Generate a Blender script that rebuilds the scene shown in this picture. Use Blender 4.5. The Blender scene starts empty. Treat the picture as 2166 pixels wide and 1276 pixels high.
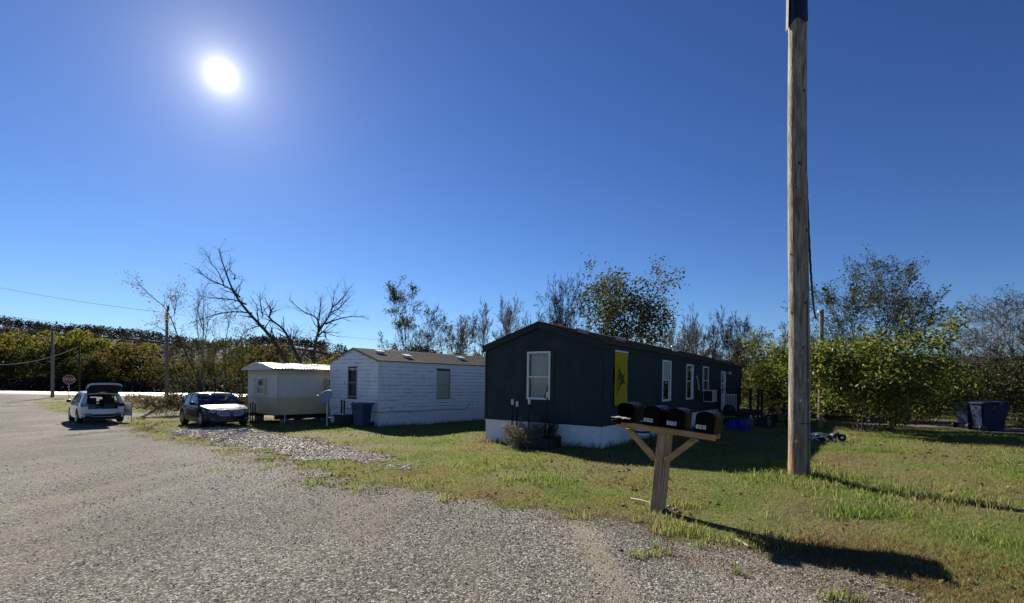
import bpy, bmesh, math, random
import numpy as np
from mathutils import Vector, Matrix, Euler
from math import sin, cos, pi, radians, sqrt, atan2

random.seed(7)
RNG = np.random.default_rng(11)
S = bpy.context.scene
COL = S.collection

# ------------------------------------------------------------------ camera
F_PX, CX, HY, ROLL, EYE = 1023.6, 1083.0, 808.7, radians(0.86), 1.6
cam_d = bpy.data.cameras.new('camera')
cam_d.sensor_width = 36.0
cam_d.lens = F_PX / 2166 * 36
cam_d.shift_y = (HY - 638) / 2166
cam_d.clip_start, cam_d.clip_end = 0.05, 9000
cam = bpy.data.objects.new('camera', cam_d)
COL.objects.link(cam)
cam.matrix_world = Matrix.Translation((0, 0, EYE)) @ Matrix.Rotation(pi / 2, 4, 'X') @ Matrix.Rotation(ROLL, 4, 'Z')
S.camera = cam

# ------------------------------------------------------------------ sky, sun, exposure
SUN_EL, SUN_AZ = radians(28.1), radians(-31.4)          # azimuth from +Y, positive to +X
SUN_DIR = Vector((cos(SUN_EL) * sin(SUN_AZ), cos(SUN_EL) * cos(SUN_AZ), sin(SUN_EL)))
W = bpy.data.worlds.new('World')
S.world = W
W.use_nodes = True
nt = W.node_tree
nt.nodes.clear()
sky = nt.nodes.new('ShaderNodeTexSky')
sky.sky_type = 'NISHITA'
sky.sun_disc = False
sky.sun_elevation, sky.sun_rotation = SUN_EL, SUN_AZ
sky.altitude, sky.air_density, sky.dust_density, sky.ozone_density = 300, 1.0, 0.04, 3.0
EXPO, SKY_STRENGTH = 1.12, 0.06
def vmul(src, v):
    n = nt.nodes.new('ShaderNodeVectorMath'); n.operation = 'MULTIPLY'
    nt.links.new(src, n.inputs[0]); n.inputs[1].default_value = v
    return n.outputs[0]
k1 = .0924
grade = nt.nodes.new('ShaderNodeGamma'); grade.inputs['Gamma'].default_value = 1.35
nt.links.new(vmul(sky.outputs[0], (k1, k1, k1)), grade.inputs['Color'])
bg = nt.nodes.new('ShaderNodeBackground')
bg.inputs['Strength'].default_value = SKY_STRENGTH
k2 = 1 / (2 ** EXPO * SKY_STRENGTH)
disp = vmul(grade.outputs[0], (.90, 1.12, 1.55))
one = nt.nodes.new('ShaderNodeVectorMath'); one.operation = 'MULTIPLY_ADD'
nt.links.new(disp, one.inputs[0]); one.inputs[1].default_value = (.28, .24, .20); one.inputs[2].default_value = (1, 1, 1)
dv = nt.nodes.new('ShaderNodeVectorMath'); dv.operation = 'DIVIDE'
nt.links.new(disp, dv.inputs[0]); nt.links.new(one.outputs[0], dv.inputs[1])
nt.links.new(vmul(dv.outputs[0], (1.00 * k2,) * 3), bg.inputs['Color'])
# sun core and halo: lens glare painted into the sky as glow
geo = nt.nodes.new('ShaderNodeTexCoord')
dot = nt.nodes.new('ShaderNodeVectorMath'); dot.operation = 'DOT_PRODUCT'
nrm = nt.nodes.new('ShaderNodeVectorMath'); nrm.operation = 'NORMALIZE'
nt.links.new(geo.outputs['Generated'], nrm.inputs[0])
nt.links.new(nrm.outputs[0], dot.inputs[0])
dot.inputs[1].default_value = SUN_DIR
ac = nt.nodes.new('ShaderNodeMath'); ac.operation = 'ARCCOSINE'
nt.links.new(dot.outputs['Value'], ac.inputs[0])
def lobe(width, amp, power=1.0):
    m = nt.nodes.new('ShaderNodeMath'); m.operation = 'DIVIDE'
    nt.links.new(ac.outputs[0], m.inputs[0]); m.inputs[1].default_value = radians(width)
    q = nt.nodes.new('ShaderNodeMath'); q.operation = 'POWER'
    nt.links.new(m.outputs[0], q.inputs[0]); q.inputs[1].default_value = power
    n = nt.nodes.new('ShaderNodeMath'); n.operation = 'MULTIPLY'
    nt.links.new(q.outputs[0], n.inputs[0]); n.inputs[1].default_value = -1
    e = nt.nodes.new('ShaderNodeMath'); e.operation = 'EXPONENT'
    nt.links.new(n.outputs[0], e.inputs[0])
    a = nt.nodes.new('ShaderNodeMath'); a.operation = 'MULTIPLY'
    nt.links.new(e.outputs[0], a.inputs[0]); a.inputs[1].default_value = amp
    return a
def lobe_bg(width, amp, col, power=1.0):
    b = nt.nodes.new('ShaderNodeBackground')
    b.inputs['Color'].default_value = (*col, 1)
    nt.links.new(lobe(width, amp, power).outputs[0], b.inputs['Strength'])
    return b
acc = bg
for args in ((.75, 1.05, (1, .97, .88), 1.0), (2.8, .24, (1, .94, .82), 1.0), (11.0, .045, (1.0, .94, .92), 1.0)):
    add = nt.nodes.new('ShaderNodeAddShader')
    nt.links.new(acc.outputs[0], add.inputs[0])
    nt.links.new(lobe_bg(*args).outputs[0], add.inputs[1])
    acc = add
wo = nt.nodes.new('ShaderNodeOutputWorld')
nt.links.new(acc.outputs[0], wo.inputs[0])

sun_d = bpy.data.lights.new('sun', 'SUN')
sun_d.energy, sun_d.angle, sun_d.color = 5.0, radians(0.55), (1.0, .93, .82)
sun_o = bpy.data.objects.new('sun', sun_d)
COL.objects.link(sun_o)
sun_o.rotation_euler = (-SUN_DIR).to_track_quat('-Z', 'Y').to_euler()
sun_o.location = (0, 0, 30)

S.view_settings.view_transform = 'Standard'
S.view_settings.look = 'None'
S.view_settings.gamma = 1
S.view_settings.use_curve_mapping = False
S.view_settings.exposure = EXPO
S.render.film_transparent = False
try:
    S.cycles.max_bounces = 6
    S.cycles.transparent_max_bounces = 16
except Exception:
    pass

# ------------------------------------------------------------------ helpers
def ray(px, py):
    dx, dy = (px - CX) / F_PX, -(py - HY) / F_PX
    c, s = cos(ROLL), sin(ROLL)
    return dx * c - dy * s, dx * s + dy * c

def at(px, py, Z):
    x, y = ray(px, py)
    return Vector((x * Z, Z, EYE + y * Z))

def gz(x, y):                                            # the lie of the land
    s = y - 4 * np.log1p(np.exp((y - 25) / 4.0)) if np.isscalar(y) else y - 4 * np.logaddexp(0, (y - 25) / 4.0)
    s = np.maximum(s, -12)
    t = 22 * np.tanh(np.asarray(x) / 22)
    r = -(.02465 * s - .019 * t)
    d2 = (np.asarray(x) - 5.55) ** 2 + (np.asarray(y) - 9.35) ** 2
    return r + .13 * np.exp(-d2 / 1.3)                   # the hump round the pole

def og(px, py):                                          # where a line of sight meets the ground
    x, y = ray(px, py)
    lo, hi = 1.0, 400.0
    for _ in range(60):
        m = (lo + hi) / 2
        if EYE + y * m > float(gz(x * m, m)): lo = m
        else: hi = m
    return (x * m, m)

def hash2(ix, iy, seed):
    h = (ix.astype(np.int64) * 374761393 + iy.astype(np.int64) * 668265263 + seed * 982451653) & 0x7fffffff
    h = ((h ^ (h >> 13)) * 1274126177) & 0x7fffffff
    return ((h ^ (h >> 16)) & 0xffff) / 65535.0

def vnoise(x, y, scale, seed=0):
    x, y = np.asarray(x) * scale, np.asarray(y) * scale
    ix, iy = np.floor(x), np.floor(y)
    fx, fy = x - ix, y - iy
    fx, fy = fx * fx * (3 - 2 * fx), fy * fy * (3 - 2 * fy)
    a, b = hash2(ix, iy, seed), hash2(ix + 1, iy, seed)
    c, d = hash2(ix, iy + 1, seed), hash2(ix + 1, iy + 1, seed)
    return (a * (1 - fx) + b * fx) * (1 - fy) + (c * (1 - fx) + d * fx) * fy

def fbm(x, y, scale, seed=0, octv=3):
    t, a, n = 0, 1.0, 0
    for o in range(octv):
        t = t + a * vnoise(x, y, scale * 2 ** o, seed + o); n += a; a *= .5
    return t / n

def seg_dist(px, py, poly, closed=True):
    d = np.full(px.shape, 1e9)
    inside = np.zeros(px.shape, bool)
    n = len(poly)
    for i in range(n if closed else n - 1):
        (x0, y0), (x1, y1) = poly[i], poly[(i + 1) % n]
        vx, vy = x1 - x0, y1 - y0
        t = np.clip(((px - x0) * vx + (py - y0) * vy) / (vx * vx + vy * vy + 1e-12), 0, 1)
        d = np.minimum(d, np.hypot(px - x0 - t * vx, py - y0 - t * vy))
        if closed:
            c = (y0 > py) != (y1 > py)
            xx = (x1 - x0) * (py - y0) / ((y1 - y0) if abs(y1 - y0) > 1e-12 else 1e-12) + x0
            inside ^= c & (px < xx)
    return np.where(inside, d, -d) if closed else d      # positive inside

# ------------------------------------------------------------------ objects
def link(o, parent=None):
    COL.objects.link(o)
    if parent is not None: o.parent = parent
    return o

def props(o, label=None, cat=None, group=None, kind=None):
    if label: o['label'] = label
    if cat: o['category'] = cat
    if group: o['group'] = group
    if kind: o['kind'] = kind
    return o

def thing(name, label, cat, loc=(0, 0, 0), rz=0.0, group=None, rot=None):
    o = bpy.data.objects.new(name, None)
    link(o)
    o.location = loc
    o.rotation_euler = rot if rot is not None else (0, 0, rz)
    o.empty_display_size = .2
    return props(o, label, cat, group)

def copy_tree(o, parent=None):
    c = o.copy()
    link(c)
    c.parent = parent
    for ch in o.children: copy_tree(ch, c)
    return c

class MB:
    def __init__(s, tf=None):
        s.v, s.f, s.m, s.tf, s.mi = [], [], [], tf, 0
    def add(s, verts, faces):
        b = len(s.v)
        s.v += [tuple(s.tf(*p)) if s.tf else tuple(p) for p in verts]
        for f in faces:
            s.f.append(tuple(b + i for i in f)); s.m.append(s.mi)
        return s
    def box(s, x0, x1, y0, y1, z0, z1):
        return s.add([(x0, y0, z0), (x1, y0, z0), (x1, y1, z0), (x0, y1, z0), (x0, y0, z1), (x1, y0, z1), (x1, y1, z1), (x0, y1, z1)],
                     [(0, 3, 2, 1), (4, 5, 6, 7), (0, 1, 5, 4), (1, 2, 6, 5), (2, 3, 7, 6), (3, 0, 4, 7)])
    def obox(s, c, sx, sy, sz, M):                       # box with its own rotation matrix
        pts = [Vector(c) + M @ Vector((a * sx / 2, b * sy / 2, d * sz / 2)) for d in (-1, 1) for a, b in ((-1, -1), (1, -1), (1, 1), (-1, 1))]
        return s.add(pts, [(0, 3, 2, 1), (4, 5, 6, 7), (0, 1, 5, 4), (1, 2, 6, 5), (2, 3, 7, 6), (3, 0, 4, 7)])
    def tube(s, path, rad, n=8, cap=True):
        path = [Vector(p) for p in path]
        if not hasattr(rad, '__len__'): rad = [rad] * len(path)
        rings, up = [], None
        for i, p in enumerate(path):
            d = (path[min(i + 1, len(path) - 1)] - path[max(i - 1, 0)])
            d = d.normalized() if d.length > 1e-9 else Vector((0, 0, 1))
            if up is None: up = d.orthogonal().normalized()
            a = (up - d * up.dot(d))
            a = a.normalized() if a.length > 1e-6 else d.orthogonal().normalized()
            up = a; b = d.cross(a)
            rings += [p + (a * cos(2 * pi * k / n) + b * sin(2 * pi * k / n)) * rad[i] for k in range(n)]
        fs = [(i * n + k, i * n + (k + 1) % n, (i + 1) * n + (k + 1) % n, (i + 1) * n + k) for i in range(len(path) - 1) for k in range(n)]
        if cap:
            fs += [tuple(range(n))[::-1], tuple((len(path) - 1) * n + k for k in range(n))]
        return s.add(rings, fs)
    def prism(s, poly, axis, a0, a1):                    # polygon in the plane across AXIS, extruded along it
        def P(u, v, a): return {'x': (a, u, v), 'y': (u, a, v), 'z': (u, v, a)}[axis]
        n = len(poly)
        return s.add([P(u, v, a0) for u, v in poly] + [P(u, v, a1) for u, v in poly],
                     [tuple(range(n))[::-1], tuple(range(n, 2 * n))] + [(i, (i + 1) % n, n + (i + 1) % n, n + i) for i in range(n)])
    def lathe(s, prof, n=20, axis='z', c=(0, 0, 0)):     # profile of (r, h)
        vs = []
        for r, h in prof:
            for k in range(n):
                a = 2 * pi * k / n
                q = (r * cos(a), r * sin(a), h)
                q = {'z': q, 'y': (q[0], q[2], q[1]), 'x': (q[2], q[0], q[1])}[axis]
                vs.append((q[0] + c[0], q[1] + c[1], q[2] + c[2]))
        m = len(prof)
        return s.add(vs, [(i * n + k, i * n + (k + 1) % n, (i + 1) * n + (k + 1) % n, (i + 1) * n + k) for i in range(m - 1) for k in range(n)])
    def grid(s, P):                                      # rows of points
        r, c = len(P), len(P[0])
        return s.add([p for row in P for p in row], [(i * c + j, i * c + j + 1, (i + 1) * c + j + 1, (i + 1) * c + j) for i in range(r - 1) for j in range(c - 1)])
    def build(s, name, mats, parent=None, smooth=False, bevel=0.0, fix=True, sub=0):
        me = bpy.data.meshes.new(name)
        me.from_pydata([tuple(v) for v in s.v], [], s.f)
        mats = mats if isinstance(mats, (list, tuple)) else [mats]
        for m in mats: me.materials.append(m)
        if len(mats) > 1: me.polygons.foreach_set('material_index', s.m)
        if fix:
            bm = bmesh.new(); bm.from_mesh(me)
            if smooth: bmesh.ops.remove_doubles(bm, verts=bm.verts, dist=1e-5)
            bmesh.ops.recalc_face_normals(bm, faces=bm.faces)
            bm.to_mesh(me); bm.free()
        if smooth: me.polygons.foreach_set('use_smooth', [True] * len(me.polygons))
        o = bpy.data.objects.new(name, me)
        link(o, parent)
        if bevel:
            b = o.modifiers.new('bevel', 'BEVEL'); b.width = bevel; b.segments = 2; b.limit_method = 'ANGLE'; b.angle_limit = radians(40)
        if sub:
            b = o.modifiers.new('sub', 'SUBSURF'); b.levels = b.render_levels = sub
        return o

def np_mesh(name, V, Fc, mat, parent=None, smooth=False):  # many like faces from arrays
    V = np.ascontiguousarray(V, dtype=np.float32); Fc = np.ascontiguousarray(Fc, dtype=np.int32)
    me = bpy.data.meshes.new(name)
    k = Fc.shape[1]
    me.vertices.add(len(V)); me.vertices.foreach_set('co', V.ravel())
    me.loops.add(Fc.size); me.loops.foreach_set('vertex_index', Fc.ravel())
    me.polygons.add(len(Fc))
    me.polygons.foreach_set('loop_start', np.arange(0, Fc.size, k, dtype=np.int32))
    me.polygons.foreach_set('loop_total', np.full(len(Fc), k, dtype=np.int32))
    if smooth: me.polygons.foreach_set('use_smooth', np.ones(len(Fc), bool))
    me.materials.append(mat)
    me.update(calc_edges=True)
    o = bpy.data.objects.new(name, me)
    link(o, parent)
    return o

def text_shape(s, size, depth=.001):
    cu = bpy.data.curves.new('text', 'FONT')
    cu.body = s; cu.size = size; cu.extrude = depth; cu.align_x = 'CENTER'; cu.align_y = 'CENTER'
    cu.resolution_u = 2
    o = bpy.data.objects.new('text', cu)
    COL.objects.link(o)
    dg = bpy.context.evaluated_depsgraph_get()
    me = bpy.data.meshes.new_from_object(o.evaluated_get(dg))
    vs = [v.co.copy() for v in me.vertices]; fs = [tuple(p.vertices) for p in me.polygons]
    bpy.data.objects.remove(o); bpy.data.meshes.remove(me); bpy.data.curves.remove(cu)
    return vs, fs

# ------------------------------------------------------------------ materials
def _n(t, typ, **kw):
    n = t.nodes.new(typ)
    for k, v in kw.items():
        if k in n.inputs: n.inputs[k].default_value = v
        else: setattr(n, k, v)
    return n

def ramp(t, src, stops):
    r = t.nodes.new('ShaderNodeValToRGB')
    e = r.color_ramp.elements
    while len(e) > 1: e.remove(e[-1])
    e[0].position, e[0].color = stops[0][0], (*stops[0][1], 1)
    for p, c in stops[1:]:
        x = e.new(p); x.color = (*c, 1)
    t.links.new(src, r.inputs[0])
    return r.outputs[0]

def mixc(t, fac, a, b, mode='MIX'):
    m = t.nodes.new('ShaderNodeMix'); m.data_type = 'RGBA'; m.blend_type = mode
    for i, v in ((0, fac), (6, a), (7, b)):
        if hasattr(v, 'is_output') or hasattr(v, 'links'): t.links.new(v, m.inputs[i])
        elif i == 0: m.inputs[0].default_value = v
        else: m.inputs[i].default_value = (*v, 1)
    return m.outputs[2]

def new_mat(name):
    m = bpy.data.materials.new(name); m.use_nodes = True
    t = m.node_tree; t.nodes.clear()
    out = t.nodes.new('ShaderNodeOutputMaterial')
    return m, t, out

def mat(name, col, rough=.6, var=.25, scale=6.0, bump=.0, bscale=40.0, metal=0.0, stretch=(1, 1, 1), col2=None, coat=0.0, spec=.5, dirt=None):
    m, t, out = new_mat(name)
    tc = _n(t, 'ShaderNodeTexCoord')
    mp = _n(t, 'ShaderNodeMapping'); mp.inputs['Scale'].default_value = stretch
    t.links.new(tc.outputs['Object'], mp.inputs[0])
    nz = _n(t, 'ShaderNodeTexNoise', Scale=scale, Detail=6.0, Roughness=.6)
    t.links.new(mp.outputs[0], nz.inputs['Vector'])
    a = col; b = col2 if col2 else tuple(max(0, c * (1 - var)) for c in col)
    c = ramp(t, nz.outputs['Fac'], [(.35, b), (.65, a)])
    if dirt:
        n2 = _n(t, 'ShaderNodeTexNoise', Scale=dirt[1], Detail=8.0, Roughness=.7)
        t.links.new(tc.outputs['Object'], n2.inputs['Vector'])
        f = ramp(t, n2.outputs['Fac'], [(dirt[2], (0, 0, 0)), (dirt[2] + .12, (1, 1, 1))])
        c = mixc(t, f, c, dirt[0])
    p = _n(t, 'ShaderNodeBsdfPrincipled', Roughness=rough, Metallic=metal)
    p.inputs['Specular IOR Level'].default_value = spec
    p.inputs['Coat Weight'].default_value = coat
    p.inputs['Coat Roughness'].default_value = .07
    t.links.new(c, p.inputs['Base Color'])
    if bump:
        n3 = _n(t, 'ShaderNodeTexNoise', Scale=bscale, Detail=5.0)
        t.links.new(mp.outputs[0], n3.inputs['Vector'])
        bp = _n(t, 'ShaderNodeBump', Strength=bump, Distance=.02)
        t.links.new(n3.outputs['Fac'], bp.inputs['Height']); t.links.new(bp.outputs[0], p.inputs['Normal'])
    t.links.new(p.outputs[0], out.inputs[0])
    return m

def leaf_mat(name, stops, trans=.45, rough=.5, gloss=.012):
    m, t, out = new_mat(name)
    g = _n(t, 'ShaderNodeNewGeometry')
    c = ramp(t, g.outputs['Random Per Island'], stops)
    d = _n(t, 'ShaderNodeBsdfDiffuse'); tr = _n(t, 'ShaderNodeBsdfTranslucent'); gl = _n(t, 'ShaderNodeBsdfGlossy', Roughness=rough)
    t.links.new(c, d.inputs[0]); t.links.new(c, tr.inputs[0])
    mx = _n(t, 'ShaderNodeMixShader'); mx.inputs[0].default_value = trans
    t.links.new(d.outputs[0], mx.inputs[1]); t.links.new(tr.outputs[0], mx.inputs[2])
    m2 = _n(t, 'ShaderNodeMixShader'); m2.inputs[0].default_value = gloss
    t.links.new(mx.outputs[0], m2.inputs[1]); t.links.new(gl.outputs[0], m2.inputs[2])
    t.links.new(m2.outputs[0], out.inputs[0])
    return m

def glass_mat(name, tint=(.92, .95, .94), ior=1.5, rough=.01):
    m, t, out = new_mat(name)
    f = _n(t, 'ShaderNodeFresnel', IOR=ior)
    tr = _n(t, 'ShaderNodeBsdfTransparent'); tr.inputs[0].default_value = (*tint, 1)
    gl = _n(t, 'ShaderNodeBsdfGlossy', Roughness=rough)
    mx = _n(t, 'ShaderNodeMixShader')
    t.links.new(f.outputs[0], mx.inputs[0]); t.links.new(tr.outputs[0], mx.inputs[1]); t.links.new(gl.outputs[0], mx.inputs[2])
    t.links.new(mx.outputs[0], out.inputs[0])
    return m

def gravel_mat(name, chip, stops, tint, big=.75, spec=.06, rough=.95, bump=.8, dust=(.29, .255, .205), dust_at=.56):
    m, t, out = new_mat(name)
    tc = _n(t, 'ShaderNodeTexCoord')
    v = _n(t, 'ShaderNodeTexVoronoi', Scale=chip, Randomness=1.0)
    v2 = _n(t, 'ShaderNodeTexVoronoi', Scale=chip * .37, Randomness=1.0)
    for q in (v, v2): t.links.new(tc.outputs['Object'], q.inputs['Vector'])
    sep = _n(t, 'ShaderNodeSeparateColor'); t.links.new(v.outputs['Color'], sep.inputs[0])
    c = ramp(t, sep.outputs[0], stops)
    sep2 = _n(t, 'ShaderNodeSeparateColor'); t.links.new(v2.outputs['Color'], sep2.inputs[0])
    c2 = ramp(t, sep2.outputs[0], stops)
    c = mixc(t, .15, c, c2)
    nz = _n(t, 'ShaderNodeTexNoise', Scale=.55, Detail=7.0, Roughness=.65)
    mp = _n(t, 'ShaderNodeMapping'); mp.inputs['Rotation'].default_value = (0, 0, radians(-42)); mp.inputs['Scale'].default_value = (2.6, .28, 1)
    t.links.new(tc.outputs['Object'], mp.inputs[0]); t.links.new(mp.outputs[0], nz.inputs['Vector'])
    f = ramp(t, nz.outputs['Fac'], [(dust_at - .08, (0, 0, 0)), (dust_at + .12, (big, big, big))])
    c = mixc(t, f, c, dust)
    n4 = _n(t, 'ShaderNodeTexNoise', Scale=.25, Detail=4.0)
    t.links.new(tc.outputs['Object'], n4.inputs['Vector'])
    c = mixc(t, 1.0, c, ramp(t, n4.outputs['Fac'], [(.30, tuple(x * .60 for x in tint)), (.66, tint)]), 'MULTIPLY')
    p = _n(t, 'ShaderNodeBsdfPrincipled', Roughness=rough); p.inputs['Specular IOR Level'].default_value = spec
    t.links.new(c, p.inputs['Base Color'])
    h = _n(t, 'ShaderNodeMath', operation='ADD')
    t.links.new(v.outputs['Distance'], h.inputs[0]); t.links.new(sep.outputs[1], h.inputs[1])
    b = _n(t, 'ShaderNodeBump', Strength=bump, Distance=.009); b.invert = True
    t.links.new(h.outputs[0], b.inputs['Height']); t.links.new(b.outputs[0], p.inputs['Normal'])
    t.links.new(p.outputs[0], out.inputs[0])
    return m

def lawn_mat():
    m, t, out = new_mat('lawn_soil')
    tc = _n(t, 'ShaderNodeTexCoord')
    n1 = _n(t, 'ShaderNodeTexNoise', Scale=.55, Detail=8.0, Roughness=.62)
    n2 = _n(t, 'ShaderNodeTexNoise', Scale=9.0, Detail=6.0, Roughness=.7)
    n3 = _n(t, 'ShaderNodeTexNoise', Scale=60.0, Detail=3.0)
    for q in (n1, n2, n3): t.links.new(tc.outputs['Object'], q.inputs['Vector'])
    c = ramp(t, n1.outputs['Fac'], [(.36, (.125, .092, .056)), (.47, (.145, .130, .052)), (.62, (.105, .130, .036))])
    c = mixc(t, ramp(t, n2.outputs['Fac'], [(.45, (0, 0, 0)), (.7, (.75, .75, .75))]), c, (.20, .165, .085))
    c = mixc(t, ramp(t, n3.outputs['Fac'], [(.35, (.8, .8, .8)), (.5, (0, 0, 0))]), c, (.035, .030, .016))
    p = _n(t, 'ShaderNodeBsdfPrincipled', Roughness=.95); p.inputs['Specular IOR Level'].default_value = .1
    t.links.new(c, p.inputs['Base Color'])
    b = _n(t, 'ShaderNodeBump', Strength=1.0, Distance=.06)
    t.links.new(n2.outputs['Fac'], b.inputs['Height']); t.links.new(b.outputs[0], p.inputs['Normal'])
    t.links.new(p.outputs[0], out.inputs[0])
    return m

def grass_mat():
    m, t, out = new_mat('grass_blades')
    tc = _n(t, 'ShaderNodeTexCoord')
    g = _n(t, 'ShaderNodeNewGeometry')
    n1 = _n(t, 'ShaderNodeTexNoise', Scale=.75, Detail=8.0, Roughness=.66)
    t.links.new(tc.outputs['Object'], n1.inputs['Vector'])
    n0 = _n(t, 'ShaderNodeTexNoise', Scale=.33, Detail=5.0, Roughness=.6)
    t.links.new(tc.outputs['Object'], n0.inputs['Vector'])
    pa = _n(t, 'ShaderNodeMath', operation='MULTIPLY_ADD'); pa.inputs[1].default_value = 1.1; pa.inputs[2].default_value = -.57
    t.links.new(n0.outputs['Fac'], pa.inputs[0])
    ad0 = _n(t, 'ShaderNodeMath', operation='MULTIPLY_ADD'); ad0.inputs[1].default_value = .30
    t.links.new(g.outputs['Random Per Island'], ad0.inputs[0]); t.links.new(pa.outputs[0], ad0.inputs[2])
    ad = _n(t, 'ShaderNodeMath', operation='ADD'); ad.inputs[1].default_value = -.15
    t.links.new(ad0.outputs[0], ad.inputs[0])
    s = _n(t, 'ShaderNodeMath', operation='ADD'); t.links.new(ad.outputs[0], s.inputs[0]); t.links.new(n1.outputs['Fac'], s.inputs[1])
    c = ramp(t, s.outputs[0], [(.26, (.19, .135, .07)), (.36, (.262, .222, .100)), (.43, (.245, .262, .082)), (.53, (.172, .236, .052)), (.70, (.108, .178, .035))])
    d = _n(t, 'ShaderNodeBsdfDiffuse'); tr = _n(t, 'ShaderNodeBsdfTranslucent')
    t.links.new(c, d.inputs[0]); t.links.new(c, tr.inputs[0])
    mx = _n(t, 'ShaderNodeMixShader'); mx.inputs[0].default_value = .58
    t.links.new(d.outputs[0], mx.inputs[1]); t.links.new(tr.outputs[0], mx.inputs[2])
    t.links.new(mx.outputs[0], out.inputs[0])
    return m

M = {}
M['lawn'] = lawn_mat()
M['grass'] = grass_mat()
M['road'] = gravel_mat('road_gravel', 62, [(0, (.028, .025, .022)), (.25, (.088, .081, .073)), (.6, (.170, .159, .143)), (.85, (.31, .293, .264)), (1, (.62, .595, .55))], (.94, .95, .90))
M['drive'] = gravel_mat('drive_gravel', 30, [(0, (.06, .052, .043)), (.25, (.20, .175, .15)), (.6, (.40, .37, .33)), (1, (.68, .65, .60))], (1, .98, .95), big=.2, bump=1.0, spec=.12)
M['track'] = gravel_mat('track_gravel', 40, [(0, (.09, .078, .065)), (1, (.21, .19, .16))], (1, .96, .9), big=.5)
M['highway'] = mat('highway_pale_glare', (.26, .255, .24), rough=.5, var=.15, scale=.4, spec=.6)  # pale base colour stands in for sun glare on the asphalt
M['stone'] = leaf_mat('loose_stone', [(0, (.05, .046, .042)), (.35, (.14, .13, .118)), (.8, (.26, .245, .22)), (1, (.46, .44, .40))], trans=0.0, rough=.6, gloss=0.0)
M['drystone'] = leaf_mat('white_stone', [(0, (.15, .125, .10)), (.4, (.42, .37, .31)), (1, (.74, .69, .62))], trans=0.0, rough=.6, gloss=0.0)
M['fallen'] = leaf_mat('fallen_leaf', [(0, (.07, .04, .02)), (.5, (.17, .10, .045)), (1, (.32, .23, .12))], trans=.3, gloss=0.0)
M['leaf_rust'] = leaf_mat('leaf_rust', [(0, (.05, .045, .016)), (.5, (.105, .090, .026)), (1, (.17, .125, .035))])
M['field'] = leaf_mat('dry_weeds', [(0, (.05, .036, .024)), (.6, (.13, .095, .06)), (1, (.22, .17, .10))], trans=.35)
M['bark'] = mat('bark', (.085, .068, .052), rough=.95, var=.5, scale=9, stretch=(1, 1, .25), bump=.5, bscale=25, spec=.15)
M['bark_pale'] = mat('bark_pale', (.26, .23, .20), rough=.95, var=.45, scale=9, stretch=(1, 1, .25), spec=.15)
M['bark_dark'] = mat('bark_dark', (.045, .036, .030), rough=.95, var=.5, scale=9, stretch=(1, 1, .25), spec=.15)
M['leaf_yel'] = leaf_mat('leaf_yellow', [(0, (.06, .080, .014)), (.45, (.14, .150, .022)), (.8, (.22, .195, .03)), (1, (.22, .15, .03))])
M['leaf_olive'] = leaf_mat('leaf_olive', [(0, (.030, .042, .014)), (.5, (.065, .078, .022)), (1, (.115, .105, .03))])
M['leaf_green'] = leaf_mat('leaf_green', [(0, (.028, .050, .008)), (.4, (.085, .118, .014)), (.75, (.165, .185, .026)), (1, (.28, .25, .06))], trans=.5, gloss=.022, rough=.5)
M['leaf_oak'] = leaf_mat('leaf_oak', [(0, (.034, .044, .014)), (.5, (.075, .088, .026)), (1, (.145, .125, .042))], gloss=.015)
M['leaf_hill'] = leaf_mat('leaf_hill', [(0, (.020, .024, .016)), (.5, (.042, .038, .028)), (.8, (.062, .050, .036)), (1, (.075, .060, .034))], trans=.3)
M['leaf_dry'] = leaf_mat('leaf_dry', [(0, (.09, .075, .035)), (.5, (.20, .175, .09)), (1, (.40, .36, .24))])
# ------------------------------------------------------------------ ground, road, lane, tracks
fine = np.radians(np.arange(-57, 68.01, .3)); coarse = np.radians(np.arange(71, 300.1, 4))
ANG = np.concatenate([fine, coarse])
RAD = [1.2]
while RAD[-1] < 120: RAD.append(RAD[-1] * 1.0155)
while RAD[-1] < 5000: RAD.append(RAD[-1] * 1.09)
RAD = np.array(RAD)
GA, GR = np.meshgrid(ANG, RAD)
GX, GY = GR * np.sin(GA), GR * np.cos(GA)

road_edge = [og(*p) for p in [(1980, 1274), (1869, 1232), (1757, 1206), (1619, 1178), (1557, 1163), (1414, 1130), (1311, 1101), (1200, 1084), (1080, 1070),
             (980, 1057), (906, 1043), (818, 1034), (751, 1023), (685, 1006), (611, 982), (537, 963), (440, 944), (359, 934), (300, 921), (274, 908), (262, 898)]]
lane_r = [(-23.0, 29.6), (-5, 29.4), (-5, 31.6), (-25.6, 33.4)]
corner = [og(118, 871), og(70, 852), (-60.0, 62.5), (-44.0, 65.5)]
far_left = [(-76, 65.5), (-66, 52), (-40, 30), (-22, 14), (-9, 3.5), (-4, -6), (6, -8)]
near_right = [(4.6, -3), (3.6, 1.5)]
ROAD = near_right + road_edge + lane_r + corner + far_left
DRIVE = [og(*p) for p in [(348, 914), (400, 908), (456, 907), (540, 911), (620, 928), (700, 944), (722, 955), (781, 957), (812, 977), (871, 990), (858, 994), (812, 993),
         (755, 976), (707, 977), (648, 977), (605, 968), (540, 953), (466, 938), (430, 927), (380, 922)]]
TRACK = [og(*p) for p in [(1800, 905), (1850, 905), (2045, 914), (2260, 930), (2260, 912), (2110, 905), (2030, 898), (1940, 880), (1830, 882)]]

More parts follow.
